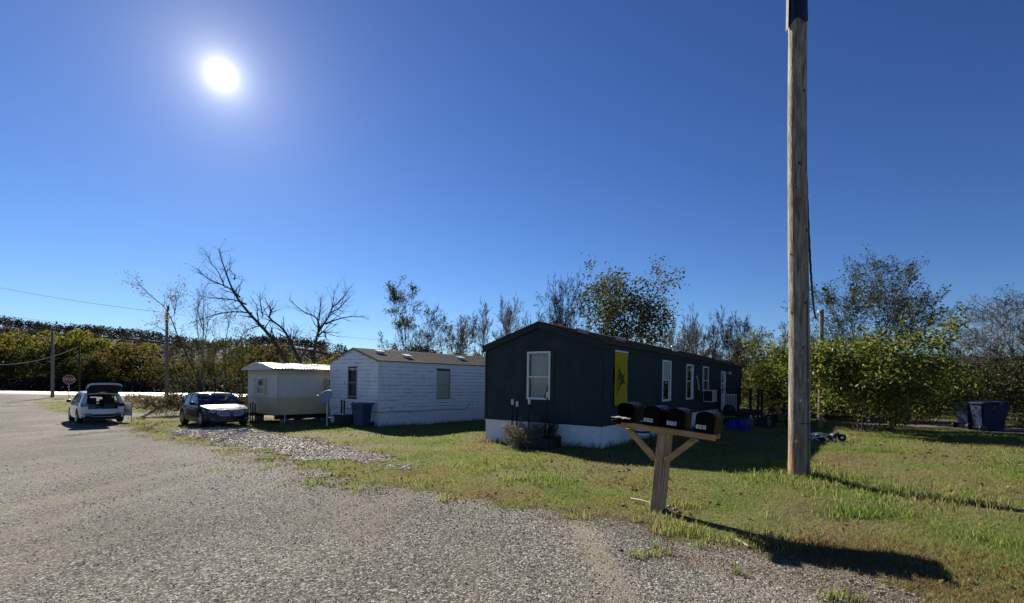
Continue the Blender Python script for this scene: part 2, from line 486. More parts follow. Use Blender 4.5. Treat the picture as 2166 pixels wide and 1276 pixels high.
def undul(x, y):
    d = seg_dist(np.asarray(x), np.asarray(y), ROAD)
    k = np.clip((-d - .15) / 1.2, 0, 1)
    return k * ((fbm(x, y, .5, 5, 3) - .5) * .14 + .045)
def terr(x, y):
    x = np.asarray(x, float); y = np.asarray(y, float)
    return gz(x, y) + undul(x, y) * (np.hypot(x, y) < 110)
def tz(x, y): return float(terr(np.array([x]), np.array([y]))[0])

GZ = terr(GX, GY)
nr, na = GX.shape
V = np.stack([GX.ravel(), GY.ravel(), GZ.ravel()], 1)
ii, jj = np.meshgrid(np.arange(nr - 1), np.arange(na), indexing='ij')
jn = (jj + 1) % na
Q = np.stack([ii * na + jj, ii * na + jn, (ii + 1) * na + jn, (ii + 1) * na + jj], -1)[:, :, ::-1].reshape(-1, 4)
Vc = np.concatenate([V, [[0, 0, float(gz(0, 0))]]])
g_o = np_mesh('lawn_ground', Vc, Q, M['lawn'], smooth=True)
# close the disc under the camera with a few triangles
bm = bmesh.new(); bm.from_mesh(g_o.data); bm.verts.ensure_lookup_table()
for j in range(na): bm.faces.new((bm.verts[len(V)], bm.verts[(j + 1) % na], bm.verts[j]))
bm.to_mesh(g_o.data); bm.free()
props(g_o, 'patchy autumn lawn and earth on which the homes and trees stand', kind='structure')

QC = V[Q].mean(1)
def sheet(name, poly, m, lift, ragged, label, rscale=3.0, smooth_far=True):
    d = seg_dist(QC[:, 0], QC[:, 1], poly) + (fbm(QC[:, 0], QC[:, 1], rscale, 3, 4) - .5) * ragged
    keep = (d > 0) & (np.hypot(QC[:, 0], QC[:, 1]) < 118)
    q = Q[keep]
    used, inv = np.unique(q.ravel(), return_inverse=True)
    v = V[used].copy(); v[:, 2] += lift
    o = np_mesh(name, v, inv.reshape(-1, 4), m, smooth=True)
    props(o, label, kind='structure')
    return o
sheet('gravel_road', ROAD, M['road'], .006, 1.5, 'worn grey gravel road running from the corner of the photo to the highway', 1.3)
sheet('gravel_driveway', DRIVE, M['drive'], .010, 1.3, 'pale loose gravel parking strip in front of the dark car', 2.0)
sheet('dirt_track', TRACK, M['track'], .010, .8, 'pale dirt track behind the big shrub on the right', 2.0)

# highway and its far shoulder: a long band parallel to the horizon
mb = MB()
xs = np.linspace(-260, 120, 60)
mb.grid([[(x, y, -1.03 + z) for x in xs] for y, z in ((65.2, -.02), (66.0, .16), (68.5, .20), (70.2, .24), (73.0, .20), (75.6, .16), (76.6, -.05))])
props(mb.build('highway', M['highway'], smooth=True), 'asphalt highway crossing behind the stop sign, sun glare painted into its pale colour', kind='structure')

# ------------------------------------------------------------------ wooded hill
ridge = [(-700, 640), (-300, 662), (-150, 668), (0, 676), (60, 684), (100, 690), (200, 697), (300, 704), (380, 716), (450, 729), (484, 728), (530, 718), (570, 715), (609, 717), (640, 722),
         (675, 726), (705, 733), (737, 742), (775, 757), (815, 760), (849, 744), (868, 738), (882, 736), (908, 743), (930, 752), (980, 765), (1060, 772), (1300, 770), (1600, 765), (2000, 762), (2700, 765)]
HZ = 300.0
prof = []
for px, py in ridge:
    p = at(px, py + 14, HZ); prof.append((p.x, max(p.z, 0.5)))
hx = np.linspace(prof[0][0], prof[-1][0], 160)
hz = np.interp(hx, [p[0] for p in prof], [p[1] for p in prof])
rows = []
for k, (dy, f) in enumerate(((-170, 0.0), (-135, .12), (-100, .30), (-65, .55), (-30, .84), (0, 1.0), (60, 1.0), (140, .7), (220, .0))):
    rows.append([(x, HZ + dy + 6 * sin(x * .03 + k), -1.2 + (h + 1.2) * f) for x, h in zip(hx, hz)])
mb = MB(); mb.grid(rows)
props(mb.build('hill', mat('hill_soil', (.045, .036, .026), rough=1, var=.5, scale=.05, spec=.05), smooth=True), 'low wooded hill on the skyline', kind='structure')

def quads_at(C, size, rng, aspect=.6, upbias=0.0):       # diamond leaves with random facing
    n = len(C)
    a = rng.normal(size=(n, 3)); a[:, 2] = a[:, 2] * (1 - upbias) - upbias * .6
    a /= np.linalg.norm(a, axis=1)[:, None]
    b = rng.normal(size=(n, 3)); b -= a * (a * b).sum(1)[:, None]; b /= np.linalg.norm(b, axis=1)[:, None]
    s = (np.asarray(size) * np.ones(n))[:, None] * .5
    w = b * s * aspect
    Vv = np.stack([C - a * s, C + w, C + a * s, C - w], 1).reshape(-1, 3)
    return Vv, np.arange(n * 4).reshape(-1, 4)

rng = np.random.default_rng(5)
nh = 4200
tx = rng.uniform(-430, 420, nh); tdy = rng.choice([-1, 0], nh, p=[.7, .3]) * rng.uniform(0, 165, nh)
fz = np.interp(tdy, [-170, -135, -100, -65, -30, 0], [0, .12, .30, .55, .84, 1.0])
tzv = -1.2 + (np.interp(tx, hx, hz) + 1.2) * fz
Hh = rng.uniform(4.5, 7.5, nh); 
ex = 620                                                 # scrub between the roadside trees and the foot of the hill
tx = np.concatenate([tx, rng.uniform(-175, 150, ex)]); tdy = np.concatenate([tdy, rng.uniform(88, 136, ex) - HZ]); tzv = np.concatenate([tzv, np.full(ex, -1.2)]); Hh = np.concatenate([Hh, rng.uniform(2.5, 5.5, ex)]); nh += ex
C = []; SZ = []
for i in range(nh):
    k = 58 if i < 4200 else 80
    u = rng.normal(size=(k, 3)); u /= np.linalg.norm(u, axis=1)[:, None]; u *= rng.uniform(.35, 1, (k, 1)) ** .6
    con = rng.random() < .10
    if con:
        h = rng.random(k); u = np.stack([u[:, 0] * (1 - h) * .9, u[:, 1] * (1 - h) * .9, h * 2 - .9], 1)
    C.append(np.stack([tx[i] + u[:, 0] * Hh[i] * .46, HZ + tdy[i] + u[:, 1] * Hh[i] * .46, tzv[i] + Hh[i] * .5 + u[:, 2] * Hh[i] * .5], 1)); SZ.append(rng.uniform(.5, 1.1, k) * (1 if i < 4200 else .6))
Vh, Fh = quads_at(np.concatenate(C), np.concatenate(SZ), rng, .8)
props(np_mesh('woods', Vh, Fh, M['leaf_hill']), 'dark autumn woods covering the hill', kind='stuff')
# ------------------------------------------------------------------ trees
def seg_tubes(segs, n=4):
    P0 = np.array([s[0] for s in segs]); P1 = np.array([s[1] for s in segs]); R0 = np.array([s[2] for s in segs]); R1 = np.array([s[3] for s in segs])
    D = P1 - P0; L = np.linalg.norm(D, axis=1)[:, None] + 1e-9; D = D / L
    ref = np.where(np.abs(D[:, 2:3]) > .9, np.array([[1., 0, 0]]), np.array([[0, 0, 1.]]))
    A = np.cross(D, ref); A /= np.linalg.norm(A, axis=1)[:, None]; B = np.cross(D, A)
    th = np.arange(n) * 2 * pi / n
    off = A[:, None] * np.cos(th)[None, :, None] + B[:, None] * np.sin(th)[None, :, None]
    ring0 = P0[:, None] - D[:, None] * R0[:, None, None] * .3 + off * R0[:, None, None]
    ring1 = P1[:, None] + D[:, None] * R1[:, None, None] * .3 + off * R1[:, None, None]
    V = np.concatenate([ring0, ring1], 1).reshape(-1, 3)
    k = np.arange(n); kn = (k + 1) % n
    f = np.stack([k, kn, n + kn, n + k], 1)
    F = (np.arange(len(segs)) * 2 * n)[:, None, None] + f[None]
    return V, F.reshape(-1, 4)

def vrot(d, ang, rnd):
    a, b, c = d
    ref = (1, 0, 0) if abs(c) > .9 else (0, 0, 1)
    x = (b * ref[2] - c * ref[1], c * ref[0] - a * ref[2], a * ref[1] - b * ref[0])
    l = sqrt(x[0] ** 2 + x[1] ** 2 + x[2] ** 2); x = (x[0] / l, x[1] / l, x[2] / l)
    y = (b * x[2] - c * x[1], c * x[0] - a * x[2], a * x[1] - b * x[0])
    t = rnd * 2 * pi; ca, sa, ct, st = cos(ang), sin(ang), cos(t), sin(t)
    return tuple(d[i] * ca + (x[i] * ct + y[i] * st) * sa for i in range(3))

def grow(r, p, d, L, rad, lev, P, segs, tips):
    mx = P['levels']
    n = P['nseg'][min(lev, len(P['nseg']) - 1)]
    kids = P['kids'][min(lev, len(P['kids']) - 1)]
    start = P.get('start', [.35, .15, .1, .1, .1])[min(lev, 4)]
    step = L / n; rr = rad
    end = .30 if lev == 0 else .22
    spawn = sorted(r.uniform(start, 1.0) for _ in range(kids)) if lev < mx else []
    for i in range(n):
        w = P['wander'] * (1 + .4 * lev)
        d = (d[0] + r.gauss(0, w), d[1] + r.gauss(0, w), d[2] + r.gauss(0, w) + P['up'][min(lev, len(P['up']) - 1)])
        l = sqrt(d[0] ** 2 + d[1] ** 2 + d[2] ** 2); d = (d[0] / l, d[1] / l, d[2] / l)
        q = (p[0] + d[0] * step, p[1] + d[1] * step, p[2] + d[2] * step)
        r1 = rad * (1 - (1 - end) * (i + 1) / n)
        segs.append((p, q, rr, r1))
        while spawn and spawn[0] <= (i + 1) / n:
            f = spawn.pop(0)
            grow(r, q, vrot(d, radians(r.uniform(*P['ang'])), r.random()), L * P['ratio'] * r.uniform(.65, 1.1) * (1.15 - .5 * f), max(r1 * r.uniform(.55, .8), .004), lev + 1, P, segs, tips)
        if lev >= mx - 1: tips.append((q, lev))
        p, rr = q, r1

def skeleton(seed, H, P, stems=1, lean=(0, 0)):
    r = random.Random(seed); segs, tips = [], []
    for k in range(stems):
        a = 2 * pi * (k + r.uniform(-.25, .25)) / stems + seed; sp = P.get('spread', .25) * r.uniform(.55, 1.15) if stems > 1 else .05
        d = (cos(a) * sp + lean[0], sin(a) * sp + lean[1], 1.0); l = sqrt(d[0] ** 2 + d[1] ** 2 + d[2] ** 2)
        grow(r, (cos(a) * .12 * (stems > 1), sin(a) * .12 * (stems > 1), -.1), (d[0] / l, d[1] / l, 1 / l), H * P.get('trunk', .62) * r.uniform(.85, 1.1), H * P.get('girth', .017) / sqrt(stems), 0, P, segs, tips)
    return segs, tips

BARE = dict(levels=4, nseg=[7, 5, 4, 3, 2], kids=[10, 6, 6, 4], ang=(16, 44), ratio=.58, wander=.07, up=[.02, .07, .06, .04], girth=.014, start=[.28, .15, .1, .05, .05])
OAK = dict(levels=3, nseg=[6, 5, 4, 3], kids=[11, 7, 6], ang=(28, 65), ratio=.60, wander=.10, up=[.02, .05, .02], girth=.017, start=[.22, .15, .1, .1, .1])
SHRUB = dict(levels=3, nseg=[6, 5, 4, 3], kids=[7, 6, 5], ang=(25, 60), ratio=.62, wander=.10, up=[.0, .03, .0], girth=.016, spread=.75, trunk=.75, start=[.12, .1, .1, .1, .1])

FAN = dict(levels=4, nseg=[9, 7, 5, 3, 2], kids=[9, 7, 5, 4], ang=(18, 48), ratio=.56, wander=.05, up=[.005, .045, .05, .03], girth=.011, spread=.42, trunk=.92, start=[.16, .12, .1, .05, .05])

def fit_shape(segs, tips, H, Wd):
    pts = np.array([s[1] for s in segs])
    zt = np.percentile(pts[:, 2], 99.5); wx = (np.percentile(pts[:, 0], 98.5) - np.percentile(pts[:, 0], 1.5)); wy = (np.percentile(pts[:, 1], 98.5) - np.percentile(pts[:, 1], 1.5))
    sx, sy, sz = Wd / wx, Wd / wy, H / zt
    mxx, myy = (np.percentile(pts[:, 0], 97) + np.percentile(pts[:, 0], 3)) / 2, (np.percentile(pts[:, 1], 97) + np.percentile(pts[:, 1], 3)) / 2
    sc = lambda p: ((p[0] - mxx * min(1, p[2] / zt)) * sx, (p[1] - myy * min(1, p[2] / zt)) * sy, p[2] * sz)
    return [(sc(a), sc(b), c, d) for a, b, c, d in segs], [(sc(p), l) for p, l in tips]

def make_leaves(tips, n, size, spread, rng, aspect=.55, pick=None, upbias=.2):
    T = np.array([t[0] for t in tips])
    if pick is not None: T = T[pick(T)]
    C = T[rng.integers(0, len(T), n)] + rng.normal(size=(n, 3)) * spread
    return quads_at(C, rng.uniform(size * .6, size * 1.3, n), rng, aspect, upbias)

def tree(name, label, cat, x, y, H, Wd, P, seed, leafm=None, nleaf=0, lsize=.1, lspread=.2, bark='bark', group=None, stems=1, lean=(0, 0), pick=None, sides=3, rz=0):
    segs, tips = skeleton(seed, H, P, stems, lean)
    segs, tips = fit_shape(segs, tips, H, Wd)
    fl = .00022 * y
    segs = [(a, b, max(c, fl), max(d, fl * .8)) for a, b, c, d in segs]
    o = thing(name, label, cat, (x, y, tz(x, y) - .05), rz, group)
    V, F = seg_tubes(segs, sides)
    np_mesh('trunk', V, F, M[bark], o)
    if nleaf:
        rg = np.random.default_rng(seed)
        V, F = make_leaves(tips, nleaf, lsize, lspread, rg, pick=pick)
        props(np_mesh('crown', V, F, M[leafm], o), kind='stuff')
    return o

def px_tree(px, top, Z, base_py=None):                   # world x and height for a tree seen at px whose top is at row TOP
    p = at(px, top, Z)
    return p.x, Z, p.z - tz(p.x, Z)

# far autumn trees beyond the highway, each its own; a few shapes shared between them
far_proto = []
for k, (nl, lm) in enumerate(((3400, 'leaf_yel'), (3400, 'leaf_olive'), (2600, 'leaf_rust'), (3200, 'leaf_yel'), (800, 'leaf_rust'))):
    segs, tips = skeleton(90 + k, 10, OAK, 1)
    segs, tips = fit_shape(segs, tips, 10.0, 10.0)
    segs = [s for s in segs if s[2] > (.012 if k < 4 else .006)]
    rg = np.random.default_rng(k)
    Vt, Ft = seg_tubes(segs, 3)
    nb = [13, 15, 11, 14, 9][k]
    bl = []
    for q in range(nb):                                  # rounded boughs, each its own mass of leaves
        t = q / nb; a_ = q * 2.4 + rg.uniform(-.4, .4); zc = 2.0 + 6.6 * t ** .8
        rr = 3.9 * sqrt(max(.05, 1 - ((zc - 4.6) / 4.6) ** 2)) * rg.uniform(.6, 1.0)
        bl.append((rr * cos(a_), rr * sin(a_), zc, rg.uniform(1.15, 2.0)))
    per = nl // nb
    Cc = []
    for bx_, by_, bz_, br_ in bl:
        u = rg.normal(size=(per, 3)); u /= np.linalg.norm(u, axis=1)[:, None]
        Cc.append(np.array([bx_, by_, bz_]) + u * (br_ * rg.uniform(.55, 1.08, (per, 1)) ** .7) * [1, 1, .8])
    Cc = np.concatenate(Cc); Cc[:, 2] = np.abs(Cc[:, 2])
    Vl, Fl = quads_at(Cc, rg.uniform(.26, .55, len(Cc)), rg, .75)
    far_proto.append((Vt, Ft, Vl, Fl, lm))
far_meshes = {}
FAR = [(-70, 706, 92, 1), (5, 692, 88, 0), (50, 702, 96, 2), (94, 722, 86, 1), (150, 690, 90, 3), (203, 697, 94, 0), (248, 716, 85, 2), (290, 718, 90, 3), (325, 736, 84, 4), (372, 752, 92, 1), (418, 742, 88, 4),
       (470, 752, 90, 2), (520, 728, 95, 4), (552, 714, 88, 2), (590, 746, 92, 1), (640, 755, 88, 3), (690, 752, 94, 0), (735, 742, 88, 3), (790, 764, 96, 1), (930, 744, 92, 4), (985, 737, 88, 3), (1040, 750, 95, 1),
       (25, 735, 84, 4), (125, 735, 84, 4), (225, 740, 82, 4), (175, 745, 82, 1), (-25, 730, 83, 2)]
look = ['yellow green', 'dull olive', 'rusty brown', 'golden green', 'nearly bare']
where = ['at the left edge of the photo', 'left of the leaning power pole', 'behind the leaning power pole', 'between the two left poles', 'behind the stop sign', 'above the white car', 'right of the white car roof',
         'left of the tall bare roadside pole', 'at the tall bare roadside pole', 'behind the sparse roadside saplings', 'behind the forked sapling', 'right of the forked sapling', 'left of the dead leaning tree', 'under the dead leaning tree',
         'behind the trunks of the leaning tree', 'right of the leaning trunks', 'behind the smaller dead tree', 'at the gable of the white home', 'low above the white home roof', 'behind the white home ridge', 'over the white home roof end', 'beside the dark home gable',
         'low behind the pale sagging cable', 'just left of the stop sign', 'low behind the white car', 'right of the stop sign', 'low at the far left edge']
for i, (px, top, Z, k) in enumerate(FAR):
    x, y, H = px_tree(px, top, Z)
    o = thing('autumn_tree', f'distant {look[k]} tree {where[i]} beyond the highway', 'tree', (x, y, tz(x, y) - .1), random.uniform(0, 6.28), 'autumn trees beyond the highway')
    s = H / 10.0; ws = random.uniform(.9, 1.15) * max(s, .8)
    o.scale = (ws, ws, s)
    if k not in far_meshes:
        Vt, Ft, Vl, Fl, lm = far_proto[k]
        a = np_mesh('trunk', Vt, Ft, M['bark_dark'], o); b = np_mesh('crown', Vl, Fl, M[lm], o)
        props(b, kind='stuff')
        far_meshes[k] = (a, b)
    else:
        for q in far_meshes[k]:
            c = q.copy(); link(c, o)
# the tangle along the far side of the highway
rg = np.random.default_rng(3)
n = 34000
cx_ = rg.uniform(-150, 60, n); h_ = rg.random(n) ** 1.3 * (1.2 + 1.8 * fbm(cx_, cx_ * 0, .12, 9, 3))
Vb, Fb = quads_at(np.stack([cx_, 79 + rg.random(n) * 5, -1.0 + h_], 1), rg.uniform(.25, .6, n), rg, .8)
props(np_mesh('undergrowth', Vb, Fb, M['leaf_hill']), 'dark undergrowth along the far side of the highway', kind='stuff')
n = 26000
fx = rg.uniform(-48, 10, n); fy = rg.uniform(36, 60, n)
kk = (fx / fy > -.80) & (seg_dist(fx, fy, ROAD) < 0); fx, fy = fx[kk], fy[kk]; n = len(fx)
Vb, Fb = quads_at(np.stack([fx, fy, gz(fx, fy) + rg.random(n) * .55], 1), rg.uniform(.10, .38, n), rg, .35)
props(np_mesh('dry_weeds', Vb, Fb, M['field']), 'brown dry weeds in the field before the highway', kind='stuff')

# hero dead trees: trunks traced where they stand, twigs grown from them
def limb_tree(name, label, Z, base, limbs, seed, bark='bark_dark', group=None, twig=dict(levels=3, nseg=[4, 3, 2], kids=[4, 3, 2], ang=(20, 55), ratio=.55, wander=.10, up=[.06, .06, .04]), dens=1.0, leaves=None, tl=1.5):
    r = random.Random(seed)
    b = at(*base, Z); b.z = tz(b.x, Z)
    o = thing(name, label, 'tree', (b.x, Z, b.z - .05))
    segs, tips = [], []
    for pts, r0, r1, dy in limbs:
        P = [at(px, py, Z) - b for px, py in pts]
        ln = len(P)
        for i, p in enumerate(P): p.y += dy * i / max(1, ln - 1)
        # smooth resample
        Q = []
        for i in range(ln - 1):
            m = 4
            for k in range(m):
                t = k / m
                p0, p1, p2, p3 = P[max(i - 1, 0)], P[i], P[i + 1], P[min(i + 2, ln - 1)]
                Q.append(.5 * ((2 * p1) + (p2 - p0) * t + (2 * p0 - 5 * p1 + 4 * p2 - p3) * t * t + (3 * p1 - p0 - 3 * p2 + p3) * t ** 3))
        Q.append(P[-1])
        nq = len(Q)
        for i in range(nq - 1):
            f0, f1 = i / (nq - 1), (i + 1) / (nq - 1)
            ra, rb = .72 * (r0 + (r1 - r0) * f0 ** .8), .72 * (r0 + (r1 - r0) * f1 ** .8)
            segs.append((tuple(Q[i]), tuple(Q[i + 1]), ra, rb))
            d = (Q[i + 1] - Q[i]).normalized()
            if ra < .15:
                for _ in range(2):
                    if r.random() < .75 * dens:
                        dd = vrot(tuple(d), radians(r.uniform(15, 60)), r.random())
                        grow(r, tuple(Q[i + 1]), dd, tl * r.uniform(.4, 1.0) * (1.1 - .5 * f0), max(rb * .55, .012), 1, dict(twig, levels=3), segs, tips)
    V, F = seg_tubes(segs, 5)
    np_mesh('trunk', V, F, M[bark], o)
    if leaves:
        lm, nl, sz, pick = leaves
        V, F = make_leaves(tips, nl, sz, .12, np.random.default_rng(seed), pick=pick)
        props(np_mesh('crown', V, F, M[lm], o), kind='stuff')
    return o

limb_tree('dead_tree', 'big leaning dead tree with two dark trunks behind the beige trailer', 34, (622, 800), [
    ([(619, 800), (609, 768), (576, 711), (533, 661), (507, 622), (491, 576), (481, 536)], .26, .03, -1.0),
    ([(507, 627), (477, 605), (438, 589), (412, 572), (400, 560)], .10, .02, 1.0),
    ([(520, 642), (492, 632), (464, 626), (428, 621), (390, 616)], .10, .02, 2.0),
    ([(533, 661), (504, 661), (477, 671), (440, 690)], .09, .02, -2.0),
    ([(558, 687), (523, 689), (491, 698)], .08, .02, 1.5),
    ([(474, 603), (462, 575), (447, 555), (440, 540)], .06, .015, 0),
    ([(495, 590), (485, 575), (462, 560), (452, 532)], .06, .015, 2),
    ([(645, 800), (634, 768), (612, 730), (589, 694), (556, 668), (555, 650), (541, 632)], .20, .04, 1.5),
    ([(556, 668), (551, 640), (549, 622)], .07, .02, 0),
    ([(612, 730), (622, 712), (628, 700)], .06, .02, 0)], 21, 'bark', dens=.85)
limb_tree('dead_tree', 'smaller dead tree with one forked trunk left of the white home', 35, (660, 800), [
    ([(658, 800), (663, 770), (670, 711), (685, 684), (700, 658), (708, 612)], .22, .025, 0),
    ([(675, 700), (675, 674), (652, 661), (628, 640)], .12, .02, -1.2),
    ([(688, 684), (718, 668), (757, 661)], .10, .02, 1.5),
    ([(698, 661), (724, 651), (750, 632)], .08, .02, -1.0),
    ([(702, 650), (722, 625), (727, 605)], .07, .02, 1.0),
    ([(675, 676), (672, 645), (668, 625)], .06, .02, 1.0),
    ([(672, 711), (684, 702), (692, 706), (693, 712)], .09, .05, -.5)], 22, 'bark', dens=.85)
limb_tree('sapling', 'sparse roadside tree leaning left with yellow leaves at its tip', 33.5, (431, 868), [
    ([(430, 868), (428, 829), (420, 790), (392, 724), (369, 661), (340, 630), (318, 607)], .10, .015, -1),
    ([(369, 661), (362, 640), (350, 625)], .05, .015, 1), ([(420, 785), (455, 745), (468, 728)], .05, .015, 0), ([(395, 728), (360, 705), (320, 690), (298, 678)], .05, .012, 1.2)],
    31, 'bark', leaves=('leaf_dry', 700, .13, lambda T: (T[:, 0] < -1.0) & (T[:, 2] > 4.5)), tl=2.0)
limb_tree('sapling', 'tall bare upright tree beside the leaning roadside tree', 34.5, (436, 868), [
    ([(434, 868), (428, 763), (430, 700), (430, 665), (431, 612)], .09, .012, 0), ([(428, 760), (412, 700), (404, 655), (408, 622)], .05, .01, 1), ([(430, 730), (448, 690), (458, 640)], .05, .01, -1),
    ([(430, 700), (420, 660), (418, 636)], .04, .01, 0)], 32, 'bark_pale', leaves=('leaf_dry', 160, .12, None), tl=2.2)
limb_tree('sapling', 'thin tree with pale leaves left of the trailer end', 35.5, (478, 868), [
    ([(478, 868), (477, 830), (477, 730), (483, 690), (486, 672)], .08, .012, 0), ([(477, 760), (500, 715), (506, 690)], .04, .01, 1), ([(477, 745), (462, 712), (460, 690)], .04, .01, -1)],
    33, 'bark', leaves=('leaf_dry', 420, .13, None), tl=1.7)
limb_tree('sapling', 'crooked thin tree touching the trailer end wall', 30, (512, 872), [
    ([(512, 872), (511, 850), (514, 820), (513, 770), (517, 740)], .08, .012, 0), ([(513, 800), (530, 760)], .04, .01, 1), ([(513, 790), (498, 760)], .04, .01, 0)],
    34, 'bark_dark', leaves=('leaf_olive', 900, .15, None), tl=1.6)
limb_tree('sapling', 'short leafy tree standing between the sparse roadside trees', 37, (455, 866), [
    ([(455, 866), (456, 820), (452, 780), (455, 742)], .08, .012, 0), ([(456, 800), (470, 770)], .04, .01, 1), ([(456, 810), (440, 780)], .04, .01, 0)],
    35, 'bark_dark', leaves=('leaf_olive', 1500, .17, None), tl=2.2)

for i, (px, top, Z, wd, sd) in enumerate(((345, 832, 31, 2.4, 41), (395, 812, 33, 2.8, 42), (545, 800, 36, 3.2, 43))):
    x, y, H = px_tree(px, top, Z)
    tree('brush', ['tangled brown brush left of the dark car', 'tangled leafy brush behind the dark car', 'leafy brush behind the trailer end'][i], 'shrub', x, y, H, wd, SHRUB, sd, ['leaf_dry', 'leaf_olive', 'leaf_olive'][i], [350, 900, 1500][i], .13, .2, 'bark', stems=7)

# trees behind the homes
BACK = [
    (872, 606, 45, 6.0, 'sparse tree with yellow tufts behind the white home roof', FAN, 51, 'leaf_olive', 2600, .17, 3, 'bark_dark', (0, 0)),
    (972, 672, 47, 3.6, 'small bare tree between the white home roof and dark gable', FAN, 52, 'leaf_oak', 200, .16, 3, 'bark_pale', (0, 0)),
    (1052, 628, 45, 5.4, 'bare pale tree with upswept boughs left of the dark gable', FAN, 53, None, 0, .1, 5, 'bark_pale', (0, 0)),
    (1186, 590, 38, 5.2, 'thin leaved dark tree above the dark home ridge', FAN, 54, 'leaf_oak', 350, .16, 5, 'bark', (0, 0)),
    (1345, 556, 36, 6.7, 'large leafy green tree behind the dark home', OAK, 55, 'leaf_oak', 8500, .23, 2, 'bark_dark', (0, 0)),
    (1432, 668, 50, 4.5, 'bare tree half behind the large leafy tree', FAN, 56, None, 0, .1, 3, 'bark_pale', (0, 0)),
    (1490, 660, 48, 4.6, 'bare pale tree right of the large leafy tree', FAN, 57, None, 0, .1, 4, 'bark_pale', (0, 0)),
    (1567, 652, 42, 4.0, 'bare dark tree at the far end of the dark home', FAN, 58, None, 0, .1, 4, 'bark_dark', (0, 0)),
    (1648, 690, 38, 5.0, 'low bare tree just left of the utility pole', FAN, 59, 'leaf_olive', 250, .14, 5, 'bark_pale', (0, 0)),
    (1610, 745, 34, 5.5, 'tangled thicket tree behind the porch', BARE, 60, 'leaf_olive', 900, .14, 4, 'bark', (0, 0)),
    (1845, 541, 30, 7.4, 'tall open tree rising behind the big shrub', FAN, 61, 'leaf_olive', 7500, .15, 5, 'bark_dark', (0, 0)),
    (1985, 694, 31, 4.0, 'dark leafy low tree right of the tall open tree', OAK, 62, 'leaf_olive', 1800, .15, 3, 'bark_dark', (0, 0)),
    (2110, 626, 29, 6.4, 'bare spreading tree above the blue carts', FAN, 63, 'leaf_oak', 500, .12, 5, 'bark_pale', (0, 0)),
    (2215, 615, 26, 7.5, 'bare tree cut by the right edge of the photo', FAN, 64, 'leaf_olive', 600, .13, 4, 'bark', (0, 0)),
    (1700, 735, 46, 7.0, 'distant brown thicket tree behind the utility pole', BARE, 65, 'leaf_oak', 380, .2, 4, 'bark_pale', (0, 0)),
    (1775, 700, 48, 6.5, 'distant bare tree behind the short wooden post', FAN, 66, 'leaf_oak', 380, .18, 5, 'bark_pale', (0, 0)),
    (2040, 735, 44, 7.0, 'distant brown thicket tree beyond the dirt track', BARE, 67, 'leaf_oak', 380, .2, 4, 'bark', (0, 0)),
    (1525, 728, 52, 6.0, 'distant brown thicket tree over the far roof end', BARE, 68, 'leaf_oak', 380, .2, 4, 'bark_pale', (0, 0)),
    (1405, 722, 55, 6.0, 'distant brown thicket tree behind the leafy crown', BARE, 69, 'leaf_oak', 380, .2, 4, 'bark_pale', (0, 0)),
]
for px, top, Z, wd, lab, P, sd, lm, nl, ls, st, bk, ln in BACK:
    x, y, H = px_tree(px, top, Z)
    Pp = dict(P, spread=.42) if st > 1 and P is not FAN else P
    pick = (lambda T: T[:, 2] > -1)
    if sd == 51: pick = lambda T: ((T[:, 2] > 7.5) & (T[:, 0] < 1.2)) | ((T[:, 2] > 3) & (vnoise(T[:, 0], T[:, 2], .9, 4) > .62))
    tree('bare_tree' if nl < 700 else 'leafy_tree', lab, 'tree', x, y, H, wd, Pp, sd, lm, nl, ls, .28 if P is OAK else .14, bk, stems=st, lean=ln, pick=pick)

# big glossy shrub and the thicket on the right
def shrub(name, lab, px, basepy, Z, top, wd, sd, lm, nl, ls, stems=9, bark='bark_pale', spread=.22):
    x, y, H = px_tree(px, top, Z)
    return tree(name, lab, 'shrub', x, y, H, wd, SHRUB, sd, lm, nl, ls, spread, bark, stems=stems)
shrub('big_shrub', 'big glossy green shrub with many stems right of the utility pole', 1822, 914, 19.8, 690, 6.0, 71, 'leaf_green', 19000, .155, 12, 'bark', .16)
shrub('big_shrub', 'green shrub behind the red motorbike and the utility pole', 1668, 905, 31, 728, 5.4, 72, 'leaf_green', 12000, .15, 10, 'bark', .17)
shrub('big_shrub', 'green shrub with drooping boughs over the blue carts', 1968, 905, 24.5, 772, 4.4, 73, 'leaf_green', 10000, .145, 10, 'bark', .15)
shrub('thicket', 'dense dark thicket right behind the blue carts', 2100, 905, 27, 752, 6.0, 74, 'leaf_oak', 13000, .12, 10, 'bark', .22)
shrub('thicket', 'dense brown thicket at the right edge beside the blue carts', 2195, 915, 23, 738, 5.0, 75, 'leaf_oak', 11000, .11, 10, 'bark', .2)
shrub('thicket', 'low brush between the big shrub and the porch', 1725, 905, 30, 790, 6.0, 76, 'leaf_olive', 8000, .17, 8, 'bark', .3)
shrub('thicket', 'low brush beyond the dirt track behind the big shrub', 1905, 895, 38, 780, 9.0, 77, 'leaf_oak', 8000, .2, 8, 'bark', .3)
shrub('thicket', 'brown brush past the far end of the dark home', 1585, 900, 36, 800, 6.0, 78, 'leaf_oak', 6000, .18, 8, 'bark', .3)
shrub('thicket', 'distant brown brush right of the dirt track end', 2060, 890, 42, 800, 12.0, 79, 'leaf_oak', 7000, .22, 8, 'bark', .4)
